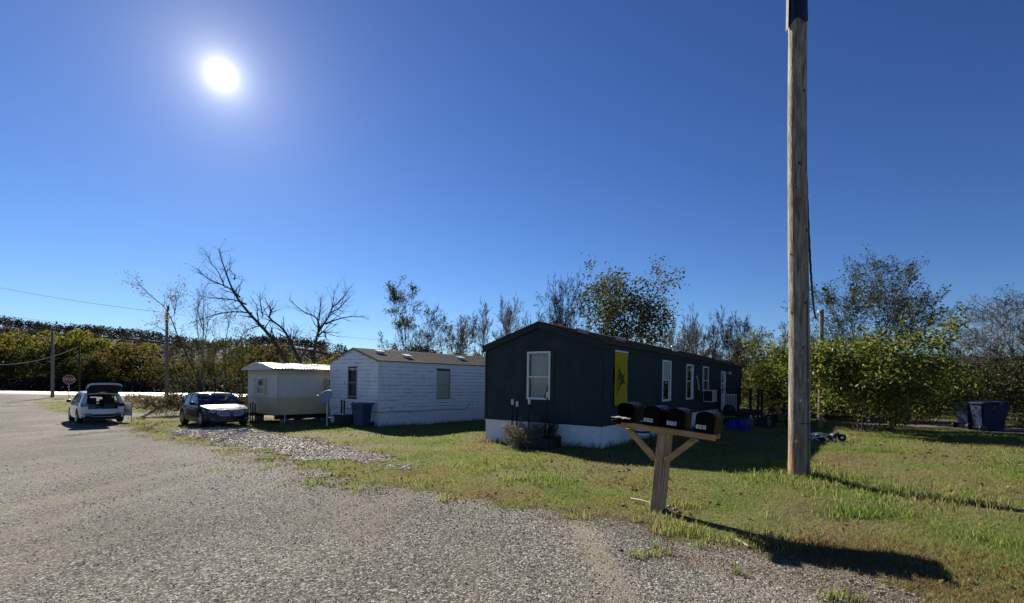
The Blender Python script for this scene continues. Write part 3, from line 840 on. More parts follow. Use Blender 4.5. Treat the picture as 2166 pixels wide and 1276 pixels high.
# ------------------------------------------------------------------ homes
M['navy'] = mat('navy_siding', (.025, .042, .048), rough=.7, var=.3, scale=1.2, bump=.08, bscale=90, spec=.25)
M['navy_trim'] = mat('navy_trim', (.020, .034, .040), rough=.65, var=.1, scale=3, spec=.25)
M['white_vinyl'] = mat('white_vinyl', (.84, .84, .84), rough=.5, var=.10, scale=3, dirt=((.38, .38, .37), 2.2, .58))
M['white_trim'] = mat('white_trim', (.74, .75, .77), rough=.5, var=.06, scale=5)
M['skirt_white'] = mat('white_skirting', (.82, .82, .82), rough=.6, var=.12, scale=4, dirt=((.34, .34, .32), 3.0, .62))
M['shingle_brown'] = mat('brown_shingle', (.092, .078, .066), rough=.9, var=.45, scale=14, bump=.5, bscale=120, col2=(.055, .044, .036), spec=.3)
M['shingle_red'] = mat('red_brown_shingle', (.11, .062, .045), rough=.9, var=.4, scale=14, bump=.5, bscale=120, spec=.3)
M['beige'] = mat('beige_metal', (.62, .48, .27), rough=.5, var=.08, scale=2, dirt=((.36, .29, .18), 1.5, .62))
M['cream'] = mat('cream_metal', (.64, .61, .53), rough=.5, var=.08, scale=2, dirt=((.48, .48, .44), 1.5, .62))
M['tin'] = mat('bright_tin', (.32, .32, .31), rough=.42, var=.3, scale=5, metal=.6)
M['dark'] = mat('dark_interior', (.02, .02, .022), rough=.95, var=.2, spec=.05)
M['curtain'] = mat('curtain_cloth', (.46, .47, .46), rough=.95, var=.3, scale=20, spec=.05)
M['blind'] = mat('window_blind', (.70, .70, .64), rough=.8, var=.08, scale=3, spec=.1)
M['glass'] = glass_mat('window_glass')
M['black_metal'] = mat('black_metal', (.018, .018, .020), rough=.45, var=.3, scale=20, spec=.4)
M['black_plastic'] = mat('black_plastic', (.022, .022, .024), rough=.5, var=.2, scale=12, spec=.4)
M['wood_old'] = mat('weathered_wood', (.135, .105, .078), rough=.9, var=.4, scale=8, stretch=(1, 1, .2), bump=.3, spec=.2)
M['wood_dark'] = mat('dark_wood', (.050, .045, .045), rough=.85, var=.4, scale=8, stretch=(1, 1, .2), spec=.2)
M['block'] = mat('concrete_block', (.30, .29, .27), rough=.9, var=.3, scale=12, bump=.4, bscale=60)
M['galv'] = mat('galvanised', (.50, .51, .52), rough=.4, var=.25, scale=10, metal=.7)

def wall_cells(mb, A, Z, holes, o0, o1):                 # a wall A long and Z high in the frame (along, out, up), with holes
    a = sorted({0, A} | {h[0] for h in holes} | {h[1] for h in holes}); z = sorted({0, Z} | {h[2] for h in holes} | {h[3] for h in holes})
    for i in range(len(a) - 1):
        for k in range(len(z) - 1):
            ca, cz = (a[i] + a[i + 1]) / 2, (z[k] + z[k + 1]) / 2
            if not any(h[0] < ca < h[1] and h[2] < cz < h[3] for h in holes):
                mb.box(a[i], a[i + 1], o0, o1, z[k], z[k + 1])

def longtf(a, o, z): return (a, -o, z)                   # wall in the plane y = 0, outside towards -y
def endtf(a, o, z): return (-o, a, z)                    # wall in the plane x = 0, outside towards -x

def window(parent, tf, a0, a1, z0, z1, mfr, inside='curtain', fw=.055, rail=.47, label=None, proud=.035, cover=1.0, sashes=2):
    mb = MB(tf)
    mb.box(a0 - fw, a0, -.05, proud, z0 - fw, z1 + fw); mb.box(a1, a1 + fw, -.05, proud, z0 - fw, z1 + fw)
    mb.box(a0, a1, -.05, proud, z1, z1 + fw); mb.box(a0, a1, -.05, proud + .01, z0 - fw, z0)
    zr = z0 + (z1 - z0) * rail
    mb.box(a0, a1, -.035, proud - .008, zr - .022, zr + .022)
    w = mb.build('window', mfr, parent, bevel=.004)
    if label: w['label'] = label
    for b0, b1 in ((z0, zr - .022), (zr + .022, z1)):
        p = MB(tf); p.add([(a0, -.014, b0), (a1, -.014, b0), (a1, -.014, b1), (a0, -.014, b1)], [(0, 1, 2, 3)]); p.build('pane', M['glass'], w)
    mb = MB(tf)
    mid = (a0 + a1) / 2
    if inside == 'curtain':
        rows = []
        nz = 9
        for k in range(nz):
            t = k / (nz - 1); z = z1 + .04 - (z1 - z0 + .06) * t
            left = a0 + (a1 - a0) * (.02 + .30 * max(0, t - .45) ** 1.2 * 2)
            rows.append([(left + (a1 - left) * j / 24, -.10 + .014 * sin(j * 1.5) + .006 * sin(j * .6 + k), z) for j in range(25)])
        mb.grid(rows)
        c = mb.build('curtain', M['curtain'], w, smooth=True)
    elif inside == 'blind':
        nsl = 14
        for k in range(nsl):
            z = z1 - (z1 - z0) * (k + .5) / nsl * cover
            mb.add([(a0, -.024, z - .028 * 2), (a1, -.024, z - .028 * 2), (a1, -.032, z + .028 * 2), (a0, -.032, z + .028 * 2)], [(0, 1, 2, 3)])
        mb.build('blind', M['blind'], w)
    return w

def shell(parent, L, Wd, H, R, mwall, longh, endh):
    """room box behind the cladding: long wall, end wall with gable, back walls, floor, ceiling"""
    mb = MB(longtf); wall_cells(mb, L, H, longh, -.08, 0)
    mb.build('long_wall', mwall, parent, fix=False)
    mb = MB(endtf)
    wall_cells(mb, Wd, H, endh, -.08, 0)
    mb.build('end_wall', mwall, parent, fix=False)
    mb = MB()
    mb.prism([(0, H), (Wd, H), (Wd / 2, H + R)], 'x', 0.0, .08)
    mb.build('gable', mwall, parent)
    mb = MB()
    mb.box(.08, L, Wd - .08, Wd, 0, H); mb.box(L - .08, L, .08, Wd - .08, 0, H)
    mb.prism([(0, H), (Wd, H), (Wd / 2, H + R)], 'x', L - .08, L)
    mb.build('back_wall', mwall, parent)
    mb = MB(); mb.box(.08, L - .08, .08, Wd - .08, -.12, -.02); mb.box(.08, L - .08, .08, Wd - .08, H + .005, H + .05)
    mb.build('floor_and_ceiling', M['dark'], parent)
    mb = MB(); mb.box(.6, L - .3, Wd * .55, Wd * .55 + .05, 0, H); mb.box(1.9, 1.95, .5, Wd * .55, 0, H)
    mb.build('inner_wall', M['dark'], parent)

def roof_mesh(parent, L, Wd, H, R, m, ov=.10, ove=.10, th=.03, course=.145, seed=1, raise_=.03):
    """two slopes laid in courses, each stepping over the one below"""
    rg = random.Random(seed)
    mb = MB()
    for side in (0, 1):
        half = Wd / 2 + ov
        n = int(sqrt(half ** 2 + R ** 2) / course)
        for k in range(n):
            d0, d1 = k / n, (k + 1) / n + .02
            for j in range(int(L + 2 * ove) // 1 + 1):
                x0 = -ove + j * 1.0; x1 = min(L + ove, x0 + 1.0)
                if x1 <= x0: continue
                e = rg.uniform(-.008, .008)
                def P(d, x, up):
                    y = -ov + half * d; z = H + R * (y / (Wd / 2)) + raise_ + up
                    if side: y = Wd - y
                    return (x, y, z)
                lo, hi = d0 + e / half, min(d1, 1.0)
                mb.add([P(lo, x0, th), P(lo, x1, th), P(hi, x1, .006), P(hi, x0, .006), P(lo, x0, 0), P(lo, x1, 0)], [(0, 1, 2, 3), (4, 5, 1, 0)] if not side else [(3, 2, 1, 0), (0, 1, 5, 4)])
    # underside
    for side in (0, 1):
        y0, y1 = (-ov, Wd / 2) if not side else (Wd + ov, Wd / 2)
        z0, z1 = H - R * ov / (Wd / 2) + raise_, H + R + raise_
        mb.add([(-ove, y0, z0), (L + ove, y0, z0), (L + ove, y1, z1), (-ove, y1, z1), (-ove, y0, z0 - .02), (L + ove, y0, z0 - .02), (L + ove, y1, z1 - .02), (-ove, y1, z1 - .02)],
               [(0, 1, 2, 3), (4, 7, 6, 5), (0, 4, 5, 1), (3, 7, 4, 0), (1, 5, 6, 2)])
    rt = mb.build('roof', m, parent, fix=False)
    mb = MB(); zr = H + R + raise_ + .018
    mb.add([(-ove, Wd / 2 - .13, zr - R * .13 / (Wd / 2)), (L + ove, Wd / 2 - .13, zr - R * .13 / (Wd / 2)), (L + ove, Wd / 2, zr + .012), (-ove, Wd / 2, zr + .012), (L + ove, Wd / 2 + .13, zr - R * .13 / (Wd / 2)), (-ove, Wd / 2 + .13, zr - R * .13 / (Wd / 2))], [(0, 1, 2, 3), (3, 2, 4, 5)])
    mb.build('ridge_cap', m, rt)
    return rt

def roof_vent(parent, x, y, H, R, Wd, m, sx=.36, sy=.34, h=.13, lift=.03):
    z = H + R * (y / (Wd / 2)) + lift
    t = atan2(R, Wd / 2)
    mb = MB(); Mx = Matrix.Rotation(t, 3, 'X')
    mb.obox((x, y, z + .05), sx * .7, sy * .7, h, Mx); mb.obox((x, y, z + h * .9), sx, sy, .045, Mx)
    return mb.build('roof_vent', m, parent, bevel=.008)

def skirting(parent, L, Wd, base_fn, m, pw=1.22, names='skirting_panel', only_long=None, top=0.0):
    """panels between the wall and the ground, each a part; base_fn gives the ground in local coordinates"""
    for tf, A, fn in ((longtf, L if not only_long else only_long, lambda a: base_fn(a, 0)), (endtf, Wd, lambda a: base_fn(0, a))):
        n = max(1, round(A / pw)); w = A / n
        for k in range(n):
            a0, a1 = k * w + .004, (k + 1) * w - .004
            mb = MB(tf)
            z0 = min(fn(a0), fn(a1)) - .12
            mb.box(a0, a1, -.03, -.012, z0, top - .07)
            mb.build(names, m, parent)
        mb = MB(tf); mb.box(0, A, -.035, .004, top - .075, top - .002)
        mb.build('skirting_rail', M['white_trim'], parent)
        mb = MB(tf); mb.box(-.02 if tf is longtf else 0, .07, -.03, 0, min(fn(0), fn(.1)) - .12, top - .077)
        mb.build('corner_strip', M['white_trim'], parent)

def home_frame(h):
    x, y, z, yaw = h; yw = radians(yaw)
    v = Vector((sin(yw), cos(yw), 0)); u = Vector((-cos(yw), sin(yw), 0))
    def base(a, b):
        p = Vector((x, y, 0)) + v * a + u * b
        return tz(p.x, p.y) - z
    def wpt(a, b, c=0): return Vector((x, y, z)) + v * a + u * b + Vector((0, 0, c))
    return (x, y, z), radians(90 - yaw), base, wpt

# ---- dark blue home
H1 = (2.51, 13.523, .386, 35.1)
loc1, rz1, base1, wp1 = home_frame(H1)
L1, W1, T1, R1 = 20.75, 4.11, 2.36, .66
home1 = thing('mobile_home', 'dark blue grey mobile home with white skirting and a yellow flag by its corner', 'mobile home', loc1, rz1)
win_end = (1.72, 2.43, .76, 2.10)
wins = [(5.28, 6.17, .66, 2.05), (8.42, 9.36, .66, 2.03), (11.15, 12.12, 1.0, 2.03)]
door = (15.0, 16.05, .0, 1.98)
shell(home1, L1, W1, T1, R1, M['navy'], [(w[0], w[1], w[2], w[3]) for w in wins] + [door], [win_end])
window(home1, endtf, *win_end, M['white_trim'], 'curtain', .06)
for i, w in enumerate(wins): window(home1, longtf, *w, M['white_trim'], ['blind', 'blind', 'curtain'][i], .07, rail=.52 if i < 2 else .42, cover=[1, .62, 1][i])
# cladding panels, seams left open between them
def panels(tf, A, holes, Z, pw, gable=None):
    n = round(A / pw); w = A / n
    for k in range(n):
        a0, a1 = k * w + .0025, (k + 1) * w - .0025
        mb = MB(tf)
        hs = [h for h in holes if h[1] + .09 > a0 and h[0] - .09 < a1]
        cuts = sorted({a0, a1} | {min(max(q, a0), a1) for h in hs for q in (h[0] - .062, h[1] + .062)})
        for i in range(len(cuts) - 1):
            c0, c1 = cuts[i], cuts[i + 1]
            if c1 - c0 < 1e-4: continue
            zs = [(0, Z(c0), Z(c1))]
            hh = [h for h in hs if h[0] - .062 < (c0 + c1) / 2 < h[1] + .062]
            if hh:
                h = hh[0]
                if h[2] - .062 > .02: mb.box(c0, c1, 0.0005, .012, 0, h[2] - .062)
                zl = h[3] + .062
            else: zl = 0
            mb.add([(c0, .0005, zl), (c1, .0005, zl), (c1, .0005, Z(c1)), (c0, .0005, Z(c0)), (c0, .012, zl), (c1, .012, zl), (c1, .012, Z(c1)), (c0, .012, Z(c0))],
                   [(0, 1, 2, 3), (4, 7, 6, 5), (0, 4, 5, 1), (1, 5, 6, 2), (2, 6, 7, 3), (3, 7, 4, 0)])
        mb.build('siding_panel', M['navy'], home1)
panels(longtf, L1, wins + [door], lambda a: T1, 1.22)
panels(endtf, W1, [win_end], lambda a: T1 + R1 * (1 - abs(a - W1 / 2) / (W1 / 2)) * .985, 1.03)
# trims
mb = MB(endtf)
for a in (0, W1):
    mb = MB(endtf); mb.box(a - .05 if a else -.02, a + .02 if a else .08, .012, .032, 0, T1 - .02); mb.build('corner_trim', M['navy_trim'], home1)
mb = MB(longtf); mb.box(0.0, .08, .012, .032, 0, T1 - .17); mb.build('corner_trim', M['navy_trim'], home1)
mb = MB(longtf); mb.box(.0, L1, .012, .04, T1 - .16, T1 - .01); mb.build('eave_board', M['navy_trim'], home1)
for sgn in (0, 1):                                       # rake boards up the gable
    mb = MB()
    y0, y1 = (-.09, W1 / 2) if not sgn else (W1 + .09, W1 / 2)
    z0, z1 = T1 - R1 * .09 / (W1 / 2), T1 + R1
    mb.add([(-.10 - d, y, z + dz) for d in (0, -.085) for y, z, dz in ((y0, z0, -.15), (y1, z1, -.15), (y1, z1, .03), (y0, z0, .03))], [(0, 1, 2, 3), (4, 7, 6, 5), (0, 4, 5, 1), (1, 5, 6, 2), (2, 6, 7, 3), (3, 7, 4, 0)])
    mb.build('rake_board', M['navy_trim'], home1)
mb = MB(endtf)
a0, a1, z0, z1 = win_end
for q in ((a0 - .19, a0 - .0625, z0 - .17, z1 + .17), (a1 + .0625, a1 + .19, z0 - .17, z1 + .17), (a0 - .0625, a1 + .0625, z1 + .0625, z1 + .17), (a0 - .0625, a1 + .0625, z0 - .17, z0 - .0625)):
    mb.box(q[0], q[1], .012, .026, q[2], q[3])
mb.build('window_surround', M['navy_trim'], home1)
roof1 = roof_mesh(home1, L1, W1, T1, R1, M['shingle_red'], ov=.10, ove=.12, seed=4)
for x, y in ((.9, 1.05), (3.7, 1.0), (19.7, 1.2)): roof_vent(roof1, x, y, T1, R1, W1, M['galv'])
mb = MB(); mb.tube([(10.7, 1.2, T1 + .25), (10.7, 1.2, T1 + .66)], .09, 12); mb.lathe([(.001, .02), (.16, .0), (.17, -.05), (.001, -.05)], 14, c=(10.7, 1.2, T1 + .70)); mb.build('flue', M['galv'], roof1)
mb = MB(); mb.tube([(11.5, 1.3, T1 + .3), (11.5, 1.3, T1 + .62)], .035, 8); mb.build('vent_pipe', M['galv'], roof1)
skirting(home1, L1, W1, base1, M['skirt_white'], 1.15)
# door
mb = MB(longtf); d0, d1, dz0, dz1 = door
mb.box(d0, d0 + .09, -.06, .03, dz0, dz1); mb.box(d1 - .09, d1, -.06, .03, dz0, dz1); mb.box(d0 + .09, d1 - .09, -.06, .03, dz1 - .09, dz1)
dr = mb.build('door', M['white_trim'], home1, bevel=.004)
mb = MB(longtf); mb.box(d0 + .09, d1 - .09, -.045, -.01, dz0, dz0 + .75); mb.box(d0 + .09, d0 + .2, -.045, -.01, dz0 + .75, dz1 - .09); mb.box(d1 - .2, d1 - .09, -.045, -.01, dz0 + .75, dz1 - .09); mb.box(d0 + .2, d1 - .2, -.045, -.01, dz0 + 1.28, dz0 + 1.36)
mb.build('leaf', M['white_trim'], dr)
mb = MB(longtf); mb.add([(d0 + .2, -.027, dz0 + .75), (d1 - .2, -.027, dz0 + .75), (d1 - .2, -.027, dz1 - .09), (d0 + .2, -.027, dz1 - .09)], [(0, 1, 2, 3)]); mb.build('pane', M['glass'], dr)
mb = MB(longtf); mb.box(d0 + .2, d1 - .2, -.055, -.05, dz0 + .75, dz1 - .09); mb.build('blind', M['blind'], dr)
mb = MB(longtf); mb.box(16.55, 16.66, .013, .05, 1.86, 1.98); mb.tube([(16.6, .05, 1.92), (16.6, .14, 1.94)], .02, 8); mb.lathe([(.02, 0), (.055, -.03), (.06, -.14), (.001, -.14)], 12, c=(16.6, .15, 1.98)); mb.build('porch_light', M['white_trim'], home1, smooth=False)
mb = MB(longtf); mb.tube([(9.95, .03, 1.62), (10.15, .05, 1.35), (10.3, .05, 1.0), (10.33, .05, .6)], .022, 8); mb.build('conduit', M['white_trim'], home1, smooth=True)
mb = MB(longtf); mb.box(10.2, 10.5, .013, .14, .55, 1.0); mb.build('meter_box', M['black_metal'], home1, bevel=.01)
# window air conditioner (sits in the window)
acp = wp1(11.62, 0, 0)
ac_ = thing('air_conditioner', 'white window air conditioner with a dark side grille below the third side window', 'air conditioner', acp, rz1)
mb = MB(longtf); mb.box(-.40, .40, .02, .46, .43, .99); mb.build('casing', M['white_trim'], ac_, bevel=.015)
mb = MB(longtf); mb.box(-.412, -.402, .05, .43, .47, .95); mb.build('side_grille', M['black_plastic'], ac_)
mb = MB(longtf)
for k in range(12): mb.box(-.35, .35, .461, .470, .47 + k * .04, .49 + k * .04)
mb.build('coil_fin', mat('ac_fin', (.36, .42, .42), rough=.4, metal=.4), ac_)

# flag on the wall (hung sideways): yellow cloth, coiled snake, motto
fl = wp1(1.28, -.02, 1.36)
flag = thing('flag', 'yellow flag with a coiled snake hung sideways on the dark blue wall', 'flag', fl, rz1)
M['flag'] = mat('flag_cloth', (.44, .33, .02), rough=.9, var=.15, scale=3, spec=.1, bump=.15, bscale=6)
M['flag_ink'] = mat('flag_ink', (.014, .016, .014), rough=.9, spec=.1)
fw_, fh_ = .50, .80
mb = MB(longtf)
cz = lambda a, z: .030 + .006 * sin(a * 9 + z * 3) + .005 * sin(z * 7 + 1)
mb.grid([[(a, cz(a, z), z) for a in np.linspace(-fw_, fw_, 13)] for z in np.linspace(-fh_, fh_, 21)])
fo = mb.build('cloth', M['flag'], flag, smooth=True)
sm = fo.modifiers.new('thick', 'SOLIDIFY'); sm.thickness = .004
mb = MB(longtf); mb.box(-fw_ + .02, fw_ + .02, .018, .034, fh_ + .001, fh_ + .045); mb.build('hem', M['white_trim'], flag)
mb = MB(longtf)
def ink(points, wds):                                    # flat ribbon, flag coordinates: s runs down the wall, t to the right
    for i in range(len(points) - 1):
        (s0, t0), (s1, t1) = points[i], points[i + 1]
        dx, dy = s1 - s0, t1 - t0; l = sqrt(dx * dx + dy * dy) + 1e-9; nx, ny = -dy / l, dx / l
        w0, w1 = wds[i] / 2, wds[i + 1] / 2
        q = [(s0 + nx * w0, t0 + ny * w0), (s1 + nx * w1, t1 + ny * w1), (s1 - nx * w1, t1 - ny * w1), (s0 - nx * w0, t0 - ny * w0)]
        mb.add([(t, cz(t, -s) + .0045, -s) for s, t in q], [(0, 1, 2, 3)])
def curve(fn, n): return [fn(i / n) for i in range(n + 1)]
for k, (wd_, t0) in enumerate(((.26, -.13), (.19, -.05), (.13, .03), (.08, .10))):
    ink(curve(lambda u: (wd_ * cos(pi * u), t0 + .035 * sin(2 * pi * u)), 14), [.045] * 15)
    ink(curve(lambda u: (wd_ - (wd_ - .05) * u * .55, t0 + .08 * u), 5), [.03] * 6)
    ink(curve(lambda u: (-wd_ + (wd_ - .05) * u * .55, t0 + .08 * u), 5), [.03] * 6)
ink(curve(lambda u: (.05 + .10 * sin(pi * u), .12 + .14 * u), 10), [.032] * 8 + [.05, .05, .02])
ink(curve(lambda u: (-.03 - .20 * u, .16 + .10 * u * u), 8), [.022] * 7 + [.015, .01])
ink(curve(lambda u: (-.26 - .12 * u, -.15 + .02 * u), 4), [.04, .035, .03, .025, .02])
ink(curve(lambda u: (.26 + .14 * u, -.15 - .01 * u), 4), [.04, .035, .03, .025, .02])
for k in range(16):
    s = -.30 + .04 * k; ink([(s, -.215), (s + .018, -.20 + .012 * (k % 3)), (s + .03, -.215)], [.02, .03, .012])
mb.build('snake', M['flag_ink'], flag)
vs, fs = text_shape("DONT TREAD ON ME", .125, .0012)
mb = MB(longtf)
mb.add([(p.y * 1.0 - .315, cz(p.y - .315, -p.x * 1.05) + .006 + p.z, -p.x * .82) for p in vs], fs)
mb.build('motto', M['flag_ink'], flag, fix=False)

# ---- porch
pl = wp1(0, 0, 0)
porch = thing('porch', 'dark wooden porch with railing posts and a white baluster panel at the far door', 'porch', pl, rz1)
X0, X1, YF = 14.15, 17.95, 1.62
for k in range(11):
    mb = MB(longtf); mb.box(X0, X1, .02 + k * .146, .02 + k * .146 + .14, -.16, -.12); mb.build('deck_board', M['wood_dark'], porch)
mb = MB(longtf); mb.box(X0, X1, YF + .005, YF + .045, -.34, -.125); mb.box(X0 - .045, X0 - .002, .02, YF, -.34, -.125); mb.build('deck_frame', M['wood_dark'], porch)
for a, o in ((X0 + .05, YF - .05), (X0 + .05, YF - .62), (X1 - .06, YF - .05), (X1 - 1.3, YF - .05), (X0 + .05, .12)):
    mb = MB(longtf); mb.box(a - .055, a + .055, o - .055, o + .055, base1(a, -o) - .05, 1.0); mb.build('post', M['wood_dark'], porch)
mb = MB(longtf)
mb.box(X0 - .02, X0 + .12, .02, YF + .05, 1.001, 1.04); mb.box(X1 - 1.3, X1 + .02, YF - .12, YF + .05, 1.001, 1.04)
mb.build('top_rail', M['wood_dark'], porch)
mb = MB(longtf); mb.box(X0 + .02, X0 + .07, .42, 1.04, .72, .77); mb.box(X0 + .02, X0 + .07, .42, 1.04, -.06, -.02); pr = mb.build('rail', M['white_trim'], porch)
for k in range(8):
    mb = MB(longtf); o = .455 + k * .077; mb.box(X0 + .03, X0 + .06, o - .014, o + .014, -.02, .72); mb.build('baluster', M['white_trim'], porch)
for k in range(4):
    mb = MB(longtf); o = YF + .06 + k * .29; z = -.30 - k * .17
    mb.box(X0 + .9, X1 - 1.4, o, o + .28, z, z + .04); mb.build('step', M['wood_dark'], porch)
mb = MB(longtf)
for a in (X1 - 1.33,):
    mb.obox(Vector((a, YF + .62, .60)), .05, 1.5, .09, Matrix.Rotation(-radians(-29), 3, 'X'))
mb.build('stair_rail', M['wood_dark'], porch)
mb = MB(longtf); mb.box(X1 - 1.38, X1 - 1.28, YF + 1.15, YF + 1.25, base1(16.6, -2.85) - .05, .38); mb.build('newel', M['wood_dark'], porch)

# ---- white lap sided home
H2 = (-6.179, 22.381, .139, 41.39)
loc2, rz2, base2, wp2 = home_frame(H2)
L2, W2, T2, R2 = 13.5, 4.4, 2.35, .64
home2 = thing('mobile_home', 'white lap sided mobile home with brown shingle roof and roof vents', 'mobile home', loc2, rz2)
we2, wl2 = (1.84, 2.62, .66, 2.0), (3.49, 4.33, .60, 1.95)
M['lap_gap'] = mat('dark_backing', (.07, .07, .068), rough=.95, var=.4, scale=4)
shell(home2, L2, W2, T2, R2, M['lap_gap'], [wl2], [we2])
M['tan_trim'] = mat('tan_trim', (.47, .45, .42), rough=.6, var=.15)
window(home2, endtf, *we2, M['tan_trim'], None, .045, rail=.5)
window(home2, longtf, *wl2, M['tan_trim'], 'blind', .05, rail=.5)
mb = MB(endtf); a0, a1, z0, z1 = we2
mb.grid([[(a0 + (a1 - a0) * j / 8, -.14 + .01 * sin(j * 2), z1 - (z1 - z0) * k / 4) for j in range(9)] for k in range(5)])
mb.build('dark_curtain', mat('blue_curtain', (.10, .13, .16), rough=.95, var=.2, spec=.05), home2, smooth=True)
def boards(tf, A, hole, Z, pitch, zmax, lap=.011):
    rg = random.Random(3)
    k = 0
    while k * pitch < zmax - .03:
        z0, z1 = k * pitch, min((k + 1) * pitch, zmax)
        spans = [(0, A)]
        if hole and z1 > hole[2] - .04 and z0 < hole[3] + .04: spans = [(0, hole[0] - .046), (hole[1] + .046, A)]
        for a0, a1 in spans:
            if Z:                                        # gable: cut to the slope at the middle of the board
                zz = max(0, min(1, ((z0 + z1) / 2 + .02 - T2) / R2)) if (z0 + z1) / 2 > T2 - .02 else 0
                a0 = max(a0, A / 2 * zz); a1 = min(a1, A - A / 2 * zz)
            if a1 - a0 < .05: continue
            nseg = max(1, round((a1 - a0) / .45))
            pts = [a0 + (a1 - a0) * j / nseg for j in range(nseg + 1)]
            mb = MB(tf)
            ws = [rg.uniform(-.0035, .0035) for _ in pts]
            lo = [(p, lap + .004 + w * .6, z0 + .004 + w) for p, w in zip(pts, ws)]
            gp = [rg.uniform(.004, .022) if rg.random() < .42 else .002 for p in pts]
            hi = [(p, .006, z1 - g) for p, g in zip(pts, gp)]
            bk = [(p, .001, z0 + .004 + w) for p, w in zip(pts, ws)]
            mb.grid([lo, hi]); mb.grid([bk, lo])
            mb.build('siding_board', M['white_vinyl'], home2, fix=False)
        k += 1
boards(longtf, L2, wl2, False, .176, T2)
boards(endtf, W2, we2, True, .176, T2 + R2 - .05)
for b_ in (0, W2):
    mb = MB(); mb.box(-.03, .03, b_ - .03, b_ + .03, -.02, T2 - .03); mb.build('corner_trim', M['white_trim'], home2)
mb = MB(longtf); mb.box(0.035, L2, .012, .035, T2 - .11, T2); mb.build('eave_board', M['white_trim'], home2)
for sgn in (0, 1):
    mb = MB()
    y0, y1 = (-.06, W2 / 2) if not sgn else (W2 + .06, W2 / 2)
    z0, z1 = T2 - R2 * .06 / (W2 / 2), T2 + R2
    mb.add([(-.05 - d, y, z + dz) for d in (0, -.03) for y, z, dz in ((y0, z0, -.05), (y1, z1, -.05), (y1, z1, .03), (y0, z0, .03))], [(0, 1, 2, 3), (4, 7, 6, 5), (0, 4, 5, 1), (1, 5, 6, 2), (2, 6, 7, 3), (3, 7, 4, 0)])
    mb.build('rake_board', M['tan_trim'], home2)
roof2 = roof_mesh(home2, L2, W2, T2, R2, M['shingle_brown'], ov=.07, ove=.06, seed=8)
for x, y in ((1.0, 1.45), (2.2, .85), (6.2, 1.2), (10.5, 1.2)): roof_vent(roof2, x, y, T2, R2, W2, M['white_trim'], .42, .36)
skirting(home2, L2, W2, base2, M['skirt_white'], 1.4)
mb = MB(longtf); pts = [(-.03, .03, -.02)] + [(x, .030, -.03 + .02 * sin(x * 2.1) - .01 * sin(x * 5) + (.16 if x > 5.6 else 0)) for x in np.linspace(.1, 5.7, 24)] + [(5.78, .02, .26)]
mb.tube(pts, .010, 5); mb.build('cable', M['black_plastic'], home2, smooth=True)
mb = MB(endtf); mb.tube([(a, .036, -.02 + .09 * a / 4.4 + .012 * sin(a * 4)) for a in np.linspace(-.02, 4.4, 14)], .010, 5); mb.build('cable', M['black_plastic'], home2, smooth=True)

# ---- beige trailer
H3 = (-11.699, 24.166, -.158, 42.19)
loc3, rz3, base3, wp3 = home_frame(H3)
L3, W3, T3 = 12.0, 3.95, 2.2
home3 = thing('mobile_home', 'older beige and cream metal mobile home on concrete blocks with a ribbed tin roof', 'mobile home', loc3, rz3)
we3, wl3 = (1.72, 2.62, .92, 1.76), (2.66, 3.5, .95, 1.78)
def ribbed(tf, A, z0, z1, hole, m, name, pitch=.10, depth=.012):
    mb = MB(tf)
    spans = [(0, A, z0, z1)]
    if hole and z1 > hole[2] and z0 < hole[3]:
        spans = [(0, hole[0], z0, z1), (hole[1], A, z0, z1)]
        if z0 < hole[2]: spans.append((hole[0], hole[1], z0, hole[2]))
        if z1 > hole[3]: spans.append((hole[0], hole[1], hole[3], z1))
    for a0, a1, b0, b1 in spans:
        xs_ = [a0]
        j = math.floor(a0 / pitch)
        while True:
            for f in (0, .22, .30, .92):
                q = (j + f) * pitch
                if a0 < q < a1: xs_.append(q)
            j += 1
            if j * pitch > a1: break
        xs_.append(a1)
        def dep(a):
            f = (a / pitch) % 1.0
            return 0 if f < .001 else (depth if .1 < f < .5 and f < .25 else (depth if .28 < f < .32 else 0)) if f < .5 else 0
        mb.grid([[(x, depth * (1 if (round((x / pitch) % 1, 2) in (.22, .30)) else 0) * .9, z) for x in xs_] for z in (b0, b1)])
    return mb.build(name, m, home3, fix=False)
shell(home3, L3, W3, T3, .02, M['cream'], [wl3], [we3])
for tf, A, hole in ((longtf, L3, wl3), (endtf, W3, we3)):
    w = MB(lambda a, o, z, tf=tf: tf(a, o + .004, z))
    for z0, z1, m, nm in ((0, .75, 'beige', 'lower_siding'), (.80, 1.96, 'cream', 'upper_siding'), (2.0, 2.2, 'beige', 'eave_siding')):
        ribbed(lambda a, o, z, tf=tf: tf(a, o + .004, z), A, z0, z1, hole if nm == 'upper_siding' else None, M[m], nm, .10 if tf is longtf else .20)
    mb = MB(tf); mb.box(0, A, .001, .024, .752, .798); mb.box(0, A, .001, .02, 1.962, 1.998); mb.box(0, A, .001, .03, -.06, -.002); mb.build('trim_strip', M['beige'], home3)
mb = MB(); mb.box(-.032, .012, -.032, .012, 0, T3); mb.build('corner_trim', M['beige'], home3)
window(home3, endtf, we3[0], we3[1], we3[2] + .05, we3[3] - .02, M['white_trim'], 'curtain', .05, rail=.5)
window(home3, longtf, wl3[0], wl3[1], wl3[2] + .04, wl3[3] - .03, M['white_trim'], None, .05, rail=.5)
